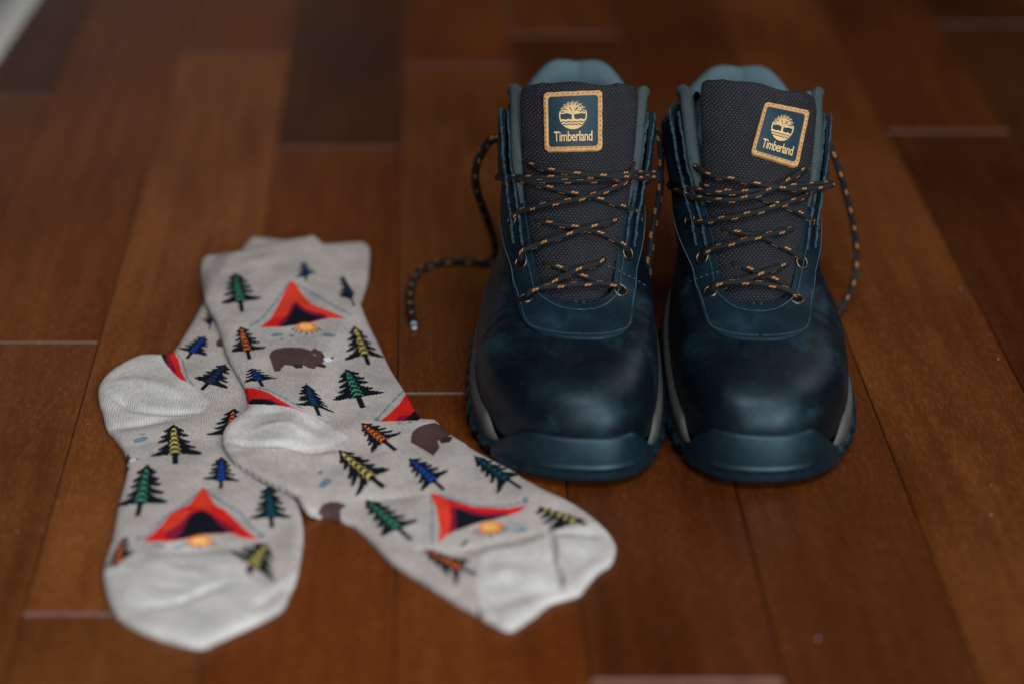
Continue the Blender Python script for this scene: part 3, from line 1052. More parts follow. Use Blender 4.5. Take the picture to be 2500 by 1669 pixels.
def ztop(th, med):
    a = np.abs(((th + math.pi) % (2 * math.pi)) - math.pi)
    z = .1350 - .026 * smooth(.95, 1.75, a) + .0125 * smooth(2.1, 2.95, a)
    if med < 0:
        z = z - .0028 * smooth(1.6, 2.6, a)
    return z


def surf(th, t, med):
    x, y = ring_xy(th, t, med)
    z = key('z', t)
    # above the ankle the height follows the collar line
    k = smooth(.72, 1.0, t)
    z = z + (ztop(th, med) - .1410) * k
    # ankle hollow
    return np.stack([x, y, z], -1)


T_TH = .545                                            # throat level


def gap_theta(t, med, scale=1.0):
    """half opening of the throat as an angle"""
    tau = np.clip((np.asarray(t, float) - T_TH) / .060, 0, 1)
    xg = pchip([T_TH, T_TH + .07, .70, .80, .90, 1.0],
               [.0172, .0190, .0220, .0258, .0292, .0312], t) * (1 - (1 - tau) ** 2.3) ** (1 / 2.3) * scale
    w = .5 * (key('wl', t) + key('wm', t))
    return np.where(t <= T_TH, 0, np.arcsin(np.clip(xg / w, 0, .98) ** (1 / .8)))


def frame_normals(G):
    a = np.gradient(G, axis=0); b = np.gradient(G, axis=1)
    n = np.cross(a, b)
    return n / (np.linalg.norm(n, axis=-1, keepdims=True) + 1e-12)


def tvals(a, b, n):
    return np.linspace(a, b, n)


def build_boot(name, label, loc, rz, med, tw):
    root = empty(name, loc, label, 'hiking boot', 'pair of navy hiking boots', rz)
    parts = {}
    # ---------------- upper
    ts = np.concatenate([np.linspace(0, T_TH - .002, 90), T_TH + np.array([0, .0002, .0006, .0012, .002, .003, .0045, .0065, .009, .012, .016, .021, .027, .034, .042, .051]), np.linspace(T_TH + .065, 1, 60)])
    na = 260
    a = np.linspace(0, 1, na)
    a = a + .10 * np.sin(2 * math.pi * a) / (2 * math.pi) * -1   # denser at the toe
    T, A = np.meshgrid(ts, a, indexing='ij')
    g = gap_theta(T, med)
    TH = g + (2 * math.pi - 2 * g) * A
    G = surf(TH, T, med)
    nrm = frame_normals(G)
    if nrm[20, na // 2] @ np.array([0, 1, 0]) < 0:
        nrm = -nrm
    # soft creases over the flex line and small dents
    xx, yy, zz = G[..., 0], G[..., 1], G[..., 2]
    dent = .0006 * np.sin(xx * 140 + med) * np.sin(yy * 95 + 1.0) * smooth(.03, .05, zz)
    flex = -.0005 * np.exp(-((yy - .082 + .25 * np.abs(xx)) / .004) ** 2) * (zz > .045) * (zz < .075)
    flex += -.0004 * np.exp(-((yy - .095 + .35 * np.abs(xx)) / .003) ** 2) * (zz > .035) * (zz < .075)
    toeridge = .0002 * np.exp(-((zz - .047) / .004) ** 2) * (yy < .06)
    G2 = G + nrm * (dent + flex + toeridge)[..., None]
    F = grid_faces(len(ts), na, flip=True)
    low = ts < T_TH
    mid_ = .5 * (G2[low, 0] + G2[low, -1]); G2[low, 0] = mid_; G2[low, -1] = mid_
    parts['upper'] = mesh_obj('upper', G2.reshape(-1, 3), F, LEATHER, root)
    bm = bmesh.new(); bm.from_mesh(parts['upper'].data)
    bmesh.ops.remove_doubles(bm, verts=bm.verts, dist=.00002)
    bm.to_mesh(parts['upper'].data); bm.free()
    sol = parts['upper'].modifiers.new('thickness', 'SOLIDIFY'); sol.thickness = .0018; sol.offset = -1

    # ---------------- vamp panel with eyelet rows (one piece, U shaped)
    T0 = .425
    ts = np.concatenate([np.linspace(T0, T_TH - .002, 46), T_TH + np.array([0, .0002, .0006, .0012, .002, .003, .0045, .0065, .009, .012, .016, .021, .027, .034, .042, .051]), np.linspace(T_TH + .065, .90, 60)])

    def panel_theta(t):
        xp = pchip([T0, T0 + .004, T0 + .012, T0 + .03, T0 + .07, .545, .62, .72, .82, .92],
                   [.0175, .0225, .0262, .0288, .0305, .0322, .0326, .0332, .0345, .0360], t)
        w = .5 * (key('wl', t) + key('wm', t))
        return np.arcsin(np.clip(xp / w, 0, .97) ** (1 / .8)) + .75 * smooth(.60, .76, t)
    nb = 60
    Vs, Fs, base = [], [], 0
    edge_paths = {}
    for sg in (-1, 1):
        b = np.linspace(0, 1, nb)
        T, Bb = np.meshgrid(ts, b, indexing='ij')
        g = gap_theta(T, med); p = panel_theta(T)
        TH = sg * (g + (p - g) * Bb)
        Gp = surf(TH, T, med)
        n = frame_normals(Gp)
        n = np.where((n[..., 1:2] * -1 + n[..., 2:3]) < 0, -n, n)
        # keep the seam normals in the symmetry plane so both halves meet
        low = (T < T_TH)
        off = np.full(T.shape, .0010)
        off[:, -1] = .0001; off[:, -2] = .0007
        off[0, :] = .0001; off[1, :] = .0007
        low2 = np.where(T > T_TH, 1, 0)
        off[:, 0] = np.where(low2[:, 0] > 0, .0010, off[:, 0])
        n[:, 0, 0] = np.where(ts <= T_TH, 0, n[:, 0, 0])
        n /= np.linalg.norm(n, axis=-1, keepdims=True)
        yy, xx = Gp[..., 1], Gp[..., 0]
        off = off + .00035 * np.sin(xx * 210 + yy * 60) * np.sin(yy * 130)* (off > .0012)
        Gp = Gp + n * off[..., None]
        f = grid_faces(len(ts), nb, base, flip=(sg > 0))
        Vs.append(Gp.reshape(-1, 3)); Fs.append(f); base += Gp.shape[0] * Gp.shape[1]
        edge_paths[sg] = (Gp, n)
    V = np.concatenate(Vs); F = np.concatenate(Fs)
    parts['panel'] = mesh_obj('lacing_panel', V, F, NUBUCK, root)
    bm = bmesh.new(); bm.from_mesh(parts['panel'].data)
    bmesh.ops.remove_doubles(bm, verts=bm.verts, dist=.00008)
    bm.to_mesh(parts['panel'].data); bm.free()
    sol = parts['panel'].modifiers.new('thickness', 'SOLIDIFY'); sol.thickness = .0014; sol.offset = -1

    # ---------------- stitching along the panel
    stP = []

    def dashes(path, nn, length=.0019, gapl=.0013, r=.00032, lift=.0002):
        q = resample(np.concatenate([path, nn], 1), .0004)
        p, n = q[:, :3], q[:, 3:]
        n /= np.linalg.norm(n, axis=1)[:, None]
        step = length + gapl
        k = 0
        per = int(round(step / .0004)); on = int(round(length / .0004))
        while k + on < len(p):
            seg = p[k:k + on + 1] + n[k:k + on + 1] * lift
            seg = seg[[0, len(seg) // 2, -1]]
            seg = seg + np.array([[0, 0, 0], [0, 0, 0], [0, 0, 0]])
            v, f, u = tube(seg, r, 5, taper=[.5, 1, .5])
            stP.append((v, f, u)); k += per
    for sg in (-1, 1):
        Gp, n = edge_paths[sg]
        j = nb - 8
        lo = 5
        dashes(Gp[lo:, j], n[lo:, j])
        dashes(Gp[lo, :j + 1][::-1] if True else None, n[lo, :j + 1][::-1])
        tq = np.concatenate([T_TH - .030 + .09 * np.linspace(0, 1, 40) ** 2.2, np.linspace(T_TH + .07, .84, 40)])
        tau = np.clip((tq - (T_TH - .030)) / .080, 0, 1)
        xs_ = pchip([T_TH, T_TH + .07, .70, .80, .90, 1.0], [.0205, .0222, .0252, .0290, .0324, .0340], tq) * (1 - (1 - tau) ** 2.3) ** (1 / 2.3)
        wq = .5 * (key('wl', tq) + key('wm', tq))
        thq = sg * np.arcsin((xs_ / wq) ** (1 / .8))
        p0 = surf(thq, tq, med); e_ = 1e-3
        nq = np.cross(surf(thq + e_ + .01 * 0, tq, med) - surf(thq - e_, tq, med), surf(thq, tq + e_, med) - surf(thq, tq - e_, med))
        nq /= np.linalg.norm(nq, axis=1)[:, None] + 1e-12
        nq = np.where((nq[:, 2:3] - nq[:, 1:2]) < 0, -nq, nq)
        nq[0] = nq[1]
        dashes(p0 + nq * .0016, nq)
    v, f, u = join_parts(stP)
    st = mesh_obj('stitching', v, f, THREAD, root)
    st['kind'] = 'stuff'

    # ---------------- sole
    ns = 420
    th = np.linspace(0, 2 * math.pi, ns, endpoint=False)
    sth = ((th + math.pi) % (2 * math.pi)) - math.pi
    ab = np.abs(sth)

    def outline(expand, z):
        x, y = ring_xy(th, np.zeros_like(th) + .06, med, expand)
        return x, y

    x0_, y0_ = outline(0, 0)
    spring = .0045 * (1 - smooth(.0, .055, y0_))
    toe_in = 1 - smooth(.86, 1.06, ab)                     # 1 in the bumper zone

    def band(nm, prof, mat, mask=None, close_bottom=False, lug=0.0):
        """prof: list of (expand, z array)"""
        rows = []
        for ex, z in prof:
            x, y = ring_xy(th, np.zeros_like(th) + .06, med, ex)
            rows.append(np.stack([x, y, z + 0 * x], -1))
        Gb = np.array(rows)
        Fb = grid_faces(ns, len(rows), wrap=True, flip=False)
        Vb = Gb.transpose(1, 0, 2).reshape(-1, 3)
        return Vb, Fb

    # grey rand: pointed towards the toe where the bumper climbs
    ztopr = .0212 + .0025 * smooth(.9, 1.5, ab) - .006 * (1 - smooth(.80, 1.05, ab))
    zlow = .0105 + .0045 * smooth(.95, 1.5, ab)
    fade = smooth(.72, 1.02, ab)
    zt = zlow + (ztopr - zlow) * np.clip(fade, .02, 1)
    V, F = band('rand', [(.0002, zt + .0004), (.0016 * fade + .0002, zt), (.0026 * fade + .0002, zt * .62 + zlow * .38), (.0030 * fade + .0002, zlow), (.0005, zlow - .001)], RAND)
    parts['rand'] = mesh_obj('midsole_band', V, F, RAND, root)
    # outsole with tread lugs
    side = smooth(.80, .92, ab)
    s_run = np.cumsum(np.r_[0, np.hypot(np.diff(x0_), np.diff(y0_))])
    ph = (s_run / .0150) % 1.0
    lugm = (smooth(.0, .10, ph) * (1 - smooth(.62, .72, ph)))
    lug = -.0040 * (1 - lugm) * side
    midlug = .0018 * lugm * side
    zb = spring * 1.0
    rows = [(.0008, zlow + .0006), (.0034 + 0 * ab, zlow - .0008), (.0038 + midlug, zlow * .8), (.0036 + midlug + lug * .4, .0068 + zb * .5), (.0033 + lug, .0045 + zb * .8), (.0030 + lug, .0012 + zb), (.0018 + lug, .0002 + zb)]
    V, F = band('outsole', rows, RUBBER)
    nr = len(rows)
    bot = np.arange(ns) * nr + nr - 1
    faces = [tuple(f) for f in F] + [tuple(bot.tolist())]
    parts['outsole'] = mesh_obj('outsole', V, faces, RUBBER, root, smooth=True)
    # toe bumper climbing over the front
    nt_, nz_ = 120, 26
    tb = np.linspace(-.94, .94, nt_)
    zz_ = np.linspace(0, 1, nz_)
    TB, ZB = np.meshgrid(tb, zz_, indexing='ij')
    hgt = .0085 + tw['bump'] * (1 - smooth(.42, .92, np.abs(TB)))
    x, y = ring_xy(TB, .06 + 0 * TB, med, .0)
    spr = .0045 * (1 - smooth(.0, .055, y))
    zlo = spr + .0004
    Zz = zlo + (hgt - .0004) * ZB
    ex = .0043 - .0020 * ZB ** 3 - .0012 * (1 - ZB) ** 4
    ex = ex - .0036 * smooth(.965, 1.0, ZB) - .0060 * smooth(.84, .94, np.abs(TB)) * .8
    ridge = .0013 * np.exp(-((Zz - .0120) / .0007) ** 2) * (1 - smooth(.42, .50, np.abs(TB)))
    x, y = ring_xy(TB, .06 + 0 * TB, med, ex + ridge + .0006)
    lean = .0012 * ZB
    Gt = np.stack([x, y + lean, Zz], -1)
    parts['bumper'] = mesh_obj('toe_bumper', Gt.reshape(-1, 3), grid_faces(nt_, nz_, flip=False), RUBBER, root)
    s2 = parts['bumper'].modifiers.new('thickness', 'SOLIDIFY'); s2.thickness = .003; s2.offset = -1

    # ---------------- collar lining: padded roll and inner wall
    nc = 150
    g1 = float(gap_theta(np.array([1.0]), med)[0]) + .02
    thc = np.linspace(g1, 2 * math.pi - g1, nc)
    top = surf(thc, np.ones(nc), med)
    cen = np.array([0, .222, 0])
    inw = cen - top; inw[:, 2] = 0; inw /= np.linalg.norm(inw, axis=1)[:, None]
    aback = np.abs(((thc + math.pi) % (2 * math.pi)) - math.pi)
    backness = smooth(2.0, 2.9, aback)
    crease = .45 * np.exp(-((aback - math.pi) / .06) ** 2)
    lob = .0014 * np.exp(-((aback - 2.62) / .34) ** 2)
    rows = []
    R = .0052 + .0022 * backness
    secs = [(-.0006, -.012), (-.0004, -.004), (.15, .35), (.55, .92), (1.0, 1.15), (1.5, 1.0), (1.95, .45), (2.1, -.3), (2.0, -1.6), (1.7, -3.2), (1.6, -6.0), (1.7, -10.0)]
    for a_, z_ in secs:
        if abs(a_) < .01 and abs(z_) < .02:
            p = top + inw * a_; p[:, 2] += z_
        else:
            p = top + inw * (a_ * R * (1 + .0))[:, None]
            p[:, 2] += z_ * R + lob * (1 if z_ > -2 else 0) - crease * (.0020 if z_ > -2 else 0)
            p += inw * (-crease * .0 + crease * .0022 * (a_ > 1))[:, None] * -1
        rows.append(p)
    Gc = np.array(rows)                                     # sections x around
    Gc = catmull(Gc.reshape(len(secs), -1), 3).reshape(-1, nc, 3)
    parts['lining'] = mesh_obj('collar_lining', Gc.reshape(-1, 3), grid_faces(Gc.shape[0], nc), LININGCLOTH, root)
    # insole
    x, y = ring_xy(th, .2 + 0 * th, med, -.006)
    mesh_obj('insole', np.stack([x, y, .032 + 0 * x], -1), [tuple(range(ns))], LININGCLOTH, root, smooth=False)

    # fabric edge rolls running down beside the tongue and raw leather edges outside them
    for sg in (-1, 1):
        tt = np.linspace(.80, 1.0, 26)
        gg = gap_theta(tt, med) * 1.0
        E = surf(sg * (gg + .045), tt, med)
        up = E[-1] + np.array([0, .004, .0035])
        E = np.concatenate([E, [up + np.array([sg * .0005, .002, 0]), up + np.array([sg * .002, .008, .000])]])
        E[:, 1] -= .0006
        E[:, 0] += sg * .0006
        E = catmull(E, 2)
        kk = np.linspace(0, 1, len(E))
        tp = .35 + .85 * smooth(0, .5, kk)
        v, f, u = tube(E, .0031, 14, taper=tp)
        u[:, 0] *= 2 * math.pi * .0035
        mesh_obj('collar_edge', v, f, EDGECLOTH, root, uv=u)
        # raw edge of the eyelet stay
        tt = np.linspace(.70, .985, 40)
        ww = .0026
        gg = gap_theta(tt, med)
        rr = []
        for q, dth in enumerate((.10, .20)):
            E = surf(sg * (gg + dth), tt, med)
            wob = .0002 * np.sin(np.arange(40) * 1.7 + q + sg) + .0004 * np.sin(np.arange(40) * .55)
            E[:, 0] += sg * (.0016 + .0022 * q + .0025 * smooth(.75, 1, tt) + wob * .5)
            E[:, 1] -= .0015 - wob
            rr.append(E)
        jr = np.random.default_rng(8 + sg)
        rr = [catmull(E, 3) for E in rr]
        rr = [E + jr.normal(0, .00013, E.shape) for E in rr]
        v1, f1, u1 = tube(rr[0], .0009, 6, taper=jr.uniform(.6, 1.3, len(rr[0]))); v2, f2, u2 = tube(rr[1], .0008, 6, taper=jr.uniform(.5, 1.3, len(rr[1])))
        vj, fj, uj = join_parts([(v1, f1, u1), (v2, f2, u2)])
        mesh_obj('raw_edge', vj, fj, FRAY, root)
        # loop hook flap standing off the collar
        tt = np.linspace(.83, .985, 16)
        fl = []
        for q, (dth, o_) in enumerate(((.26, .0035), (.52, .0050), (.80, .0034))):
            E = surf(sg * (gap_theta(tt, med) + dth), tt, med)
            E[:, 0] += sg * (o_ - .0014 * q)
            fl.append(E)
        fl = catmull(np.array(fl).reshape(3, -1), 5).reshape(-1, 16, 3)
        o = mesh_obj('collar_tab', fl.reshape(-1, 3), grid_faces(fl.shape[0], 16, flip=(sg > 0)), NUBUCK, root)
        s3 = o.modifiers.new('thickness', 'SOLIDIFY'); s3.thickness = .0016; s3.offset = 0

    # ---------------- tongue
    # centre line (y, z) from throat to top, half width, side fall-back
    cl = catmull([(.082, .0545), (.090, .0605), (.0985, .0710), (.110, .0835), (.1235, .0990), (.1385, .1165), (.1520, .1330), (.1610, .1435), (.1670, .1505)], 10)
    nv = len(cl); kv = np.linspace(0, 1, nv)
    hw = pchip([0, .12, .3, .5, .7, .85, .94, 1.0], [.016, .0195, .0232, .0272, .0303, .0312, .0305, .0275], kv)
    fall = pchip([0, .3, .6, 1.0], [.006, .010, .0125, .0110], kv)
    tx, trot, tsl = tw['shift'], tw['rot'], tw['slope']
    nu = 90
    uu = np.linspace(-1, 1, nu)
    tang = np.gradient(cl, axis=0); tang /= np.linalg.norm(tang, axis=1)[:, None]
    nm = np.stack([-tang[:, 1], tang[:, 0]], 1)               # pointing forwards and up
    rowsF, rowsB, uvF = [], [], []
    run = np.r_[0, np.cumsum(np.linalg.norm(np.diff(cl, axis=0), axis=1))]
    for k in range(nv):
        v = kv[k]
        sm = float(smooth(.25, 1.0, np.array(v)))
        xs = uu * hw[k] + tx * sm
        back = fall[k] * np.abs(uu) ** 2.3
        side_turn = trot * sm * uu * hw[k]                     # one side stands forward
        thick = .0055
        edge = np.sqrt(np.clip(1 - np.abs(uu) ** 6, 0, 1))
        tope = math.sqrt(max(0, 1 - float(smooth(.90, 1.0, np.array(v))) ** 2))
        puff = .0012 * math.sin(v * 38 + 1.2) * (1 - uu ** 2) * (1 - v * .5)
        yb_ = cl[k, 0] + back + side_turn
        zb_ = cl[k, 1] + tsl * sm * xs + .0012 * sm * np.cos(uu * 5 + .5) - .0045 * np.clip(np.abs(uu) - .72, 0, 1) / .28 * float(smooth(.8, 1, np.array(v)))
        fY = yb_ + nm[k, 0] * (thick * edge * tope * .5 + puff)
        fZ = zb_ + nm[k, 1] * (thick * edge * tope * .5 + puff)
        bY = yb_ - nm[k, 0] * thick * edge * tope * .5
        bZ = zb_ - nm[k, 1] * thick * edge * tope * .5
        rowsF.append(np.stack([xs, fY, fZ], 1)); rowsB.append(np.stack([xs, bY, bZ], 1))
        uvF.append(np.stack([xs * 1.05, 0 * xs + run[k]], 1))
    Gf = np.array(rowsF); Gbk = np.array(rowsB)
    V = np.concatenate([Gf.reshape(-1, 3), Gbk.reshape(-1, 3)])
    F = np.concatenate([grid_faces(nv, nu, flip=True), grid_faces(nv, nu, nv * nu)])
    uv = np.concatenate([np.array(uvF).reshape(-1, 2)] * 2)
    parts['tongue'] = mesh_obj('tongue', V, F, MESHCLOTH, root, uv=uv)
    return root, parts


BL, PL = build_boot('hiking_boot', 'navy hiking boot nearest the socks, its badge upright on the tongue', (.0785, 1.047, 0), math.radians(-3.2), +1,
                    dict(shift=.000, rot=.0, slope=.0, bump=.0145))
BR, PR = build_boot('hiking_boot', 'navy hiking boot away from the socks, its tongue badge tilted and off centre', (.1735, 1.045, 0), math.radians(-2.6), -1,
                    dict(shift=.002, rot=.14, slope=-.20, bump=.0170))


def bvh_of(root, objs):
    V, F, b = [], [], 0
    for o in objs:
        me = o.data
        co = np.empty(len(me.vertices) * 3); me.vertices.foreach_get('co', co)
        co = to_world(root, co.reshape(-1, 3))
        V.extend(map(tuple, co)); F.extend([tuple(i + b for i in p.vertices) for p in me.polygons]); b += len(co)
    return BVHTree.FromPolygons(V, F)


def cast(tree, px, py):
    d = ray(px, py)
    h = tree.ray_cast(Vector(EYE), Vector(d), 5.0)
    if h[0] is None:
        return None
    p = np.array(h[0]); n = np.array(h[1])
    if n @ d > 0:
        n = -n
    return p, n, h[3]


LR = .00158


def lace_points(tree, path, lift=0.0, ends=(0, 0), step=7):
    """cord laid over the boot: picture path, raised by its own radius and pulled straight"""
    q = resample(catmull(np.array(path, float), 8), step)
    depth = []
    for x, y in q:
        h = cast(tree, x, y)
        depth.append(h[2] if h else np.nan)
    depth = np.array(depth)
    ok = ~np.isnan(depth)
    if not ok.any():
        depth[:] = 1.28
    else:
        depth = np.interp(np.arange(len(q)), np.where(ok)[0], depth[ok])
    depth -= LR * 1.05
    # taut cord: upper hull towards the viewer, then smoothing
    n = len(depth)
    for _ in range(30):
        s = depth.copy()
        s[1:-1] = .5 * (depth[:-2] + depth[2:])
        depth = np.minimum(depth, s)
    for _ in range(6):
        depth[1:-1] = .25 * depth[:-2] + .5 * depth[1:-1] + .25 * depth[2:]
    k = np.linspace(0, 1, n)
    bow = np.clip(np.sin(k * math.pi), 0, 1) ** .5
    depth -= lift * bow
    for e, end in enumerate(ends):
        if end:
            m = np.exp(-(np.arange(n) if e == 0 else np.arange(n)[::-1]) * step / 14.0)
            depth += end * m
    return np.array([EYE + ray(x, y) * d for (x, y), d in zip(q, depth)])


def add_laces(root, parts, strands, free, objs):
    tree = bvh_of(root, objs)
    P = []
    v0 = 0
    for s in strands:
        pts = lace_points(tree, s[0], s[1], s[2])
        pts = resample(catmull(pts, 2), .0012)
        v, f, u = tube(to_local(root, pts), LR, 12)
        u[:, 1] += v0; v0 += .0137
        P.append((v, f, u))
    for pts, r in free:
        pts = resample(catmull(np.array(pts), 8), .0015)
        v, f, u = tube(to_local(root, pts), r, 12)
        u[:, 1] += v0; v0 += .0091
        P.append((v, f, u))
    v, f, u = join_parts(P)
    return mesh_obj('shoelace', v, f, LACE, root, uv=u)


def add_eyelets(root, tree, spots):
    for (x, y) in spots:
        h = cast(tree, x, y)
        if h is None:
            continue
        p, n, _ = h
        p = to_local(root, p); R_ = np.array(root.rotation_euler.to_matrix())
        n = n @ R_                                       # world to local
        a = np.cross(n, [0, 0, 1.0]); a /= np.linalg.norm(a); b = np.cross(n, a)
        V = []
        seg, tubn = 28, 10
        Rr, rr = .0036, .00070
        for i in range(seg):
            t = 2 * math.pi * i / seg
            c = a * math.cos(t) + b * math.sin(t)
            for j in range(tubn):
                s = 2 * math.pi * j / tubn
                V.append(p + c * (Rr + rr * math.cos(s)) + n * (rr * math.sin(s) * .9 + .0003))
        F = []
        for i in range(seg):
            for j in range(tubn):
                i2, j2 = (i + 1) % seg, (j + 1) % tubn
                F.append((i * tubn + j, i2 * tubn + j, i2 * tubn + j2, i * tubn + j2))
        e = mesh_obj('eyelet', V, F, BRASS, root)
        V = [p + (a * math.cos(2 * math.pi * i / 20) + b * math.sin(2 * math.pi * i / 20)) * Rr + n * .0004 for i in range(20)]
        mesh_obj('eyelet_hole', to_np(V), [tuple(range(20))], HOLE, e, smooth=False)


def to_np(v):
    return np.array(v, float)


# ------------------------------------------------------------------ badge
def glyphs(text):
    cu = bpy.data.curves.new('lettering', 'FONT')
    cu.body = text
    cu.size = 1.0
    cu.resolution_u = 3
    cu.offset = .012
    cu.space_character = .92
    o = bpy.data.objects.new('lettering', cu)
    COL.objects.link(o)
    dg = bpy.context.evaluated_depsgraph_get()
    me = bpy.data.meshes.new_from_object(o.evaluated_get(dg))
    V = np.array([v.co[:] for v in me.vertices]); F = [tuple(p.vertices) for p in me.polygons]
    bpy.data.objects.remove(o); bpy.data.meshes.remove(me)
    return V, F


def strip(pts, w):
    """flat ribbon in 2-D with width(s)"""
    P = np.array(pts, float)
    T = np.gradient(P, axis=0); T /= np.linalg.norm(T, axis=1)[:, None]
    Nn = np.stack([-T[:, 1], T[:, 0]], 1)
    w = np.broadcast_to(np.asarray(w, float), (len(P),))
    V = np.concatenate([P + Nn * w[:, None] / 2, P - Nn * w[:, None] / 2])
    n = len(P)
    return V, [(i, i + 1, n + i + 1, n + i) for i in range(n - 1)]


def emblem():
    """round tree emblem in a unit disc, y up: bare branches over a trunk, ring, and wavy ground"""
    out = []
    # trunk
    out.append((np.array([(-.11, -.30), (.11, -.30), (.075, -.10), (.085, .14), (-.085, .14), (-.075, -.10)]), [(0, 1, 2, 5), (5, 2, 3, 4)]))
    # ring, open at the top where the branches are
    for a0, a1 in ((-.30, .32), (math.pi - .32, math.pi + .30)):
        t = np.linspace(a0, a1, 14)
        out.append(strip(np.stack([.95 * np.cos(t), .95 * np.sin(t)], 1), .09))
    # arcs closing above the ground, left and right of the trunk
    for s in (-1, 1):
        out.append(strip(catmull([(s * .10, .10), (s * .45, .20), (s * .78, .14), (s * .93, .22)], 5), .09))
        # branches fanning up and out from the trunk top, crossing one another
    R = np.random.default_rng(4)
    tips = np.linspace(math.radians(22), math.radians(158), 15)
    for i, a in enumerate(tips):
        r = .98 + (.05 if i % 2 else -.03)
        tip = np.array([math.cos(a), math.sin(a)]) * r
        root = np.array([(-.05, .10), (.05, .10), (0, .12)][i % 3]) + np.array([.10 * math.cos(a) * -1 * (i % 2), 0])
        mid = (tip * .55 + root * .45) + np.array([-math.sin(a), math.cos(a)]) * (.10 if i % 2 else -.10)
        out.append(strip(catmull([root, mid, tip], 5), np.linspace(.095, .045, 11)))
        if 0 < i < 14:
            side = 1 if i % 2 else -1
            t2 = np.array([math.cos(a + side * .26), math.sin(a + side * .26)]) * (r * .90)
            out.append(strip(catmull([mid * .8 + root * .2, (mid + t2) / 2, t2], 3), .040))
    # ground: chord filled below with two wavy gaps
    def chord(y):
        return math.sqrt(max(0, 1 - y * y))
    levels = [(-.28, -.44, 0), (-.51, -.62, 1), (-.69, -1.0, 1)]
    for y0, y1, wv in levels:
        n = 24
        V, F = [], []
        for i in range(n + 1):
            u = -1 + 2 * i / n
            ya = y0 + (.03 * math.sin(u * 14) if y0 > -.4 or wv else 0)
            xa = u * chord(y0)
            V.append((xa, ya))
            if y1 <= -1:
                yb = -chord(xa) if abs(xa) < 1 else y0
                yb = min(yb, ya)
            else:
                yb = y1 + .03 * math.sin(u * 14)
            V.append((u * chord(y1) if y1 > -1 else xa, yb))
        F = [(2 * i, 2 * i + 2, 2 * i + 3, 2 * i + 1) for i in range(n)]
        out.append((np.array(V), F))
    V, F, b = [], [], 0
    for v, f in out:
        V.append(v); F += [tuple(i + b for i in q) for q in f]; b += len(v)
    return np.concatenate(V), F


GV, GF = glyphs('Timberland')
gw = GV[:, 0].max(); GV = GV[:, :2].copy()
GV[:, 0] = (GV[:, 0] - GV[:, 0].min()) / (gw - GV[:, 0].min())
GV[:, 1] /= (GV[:, 1].max())
EV, EF = emblem()


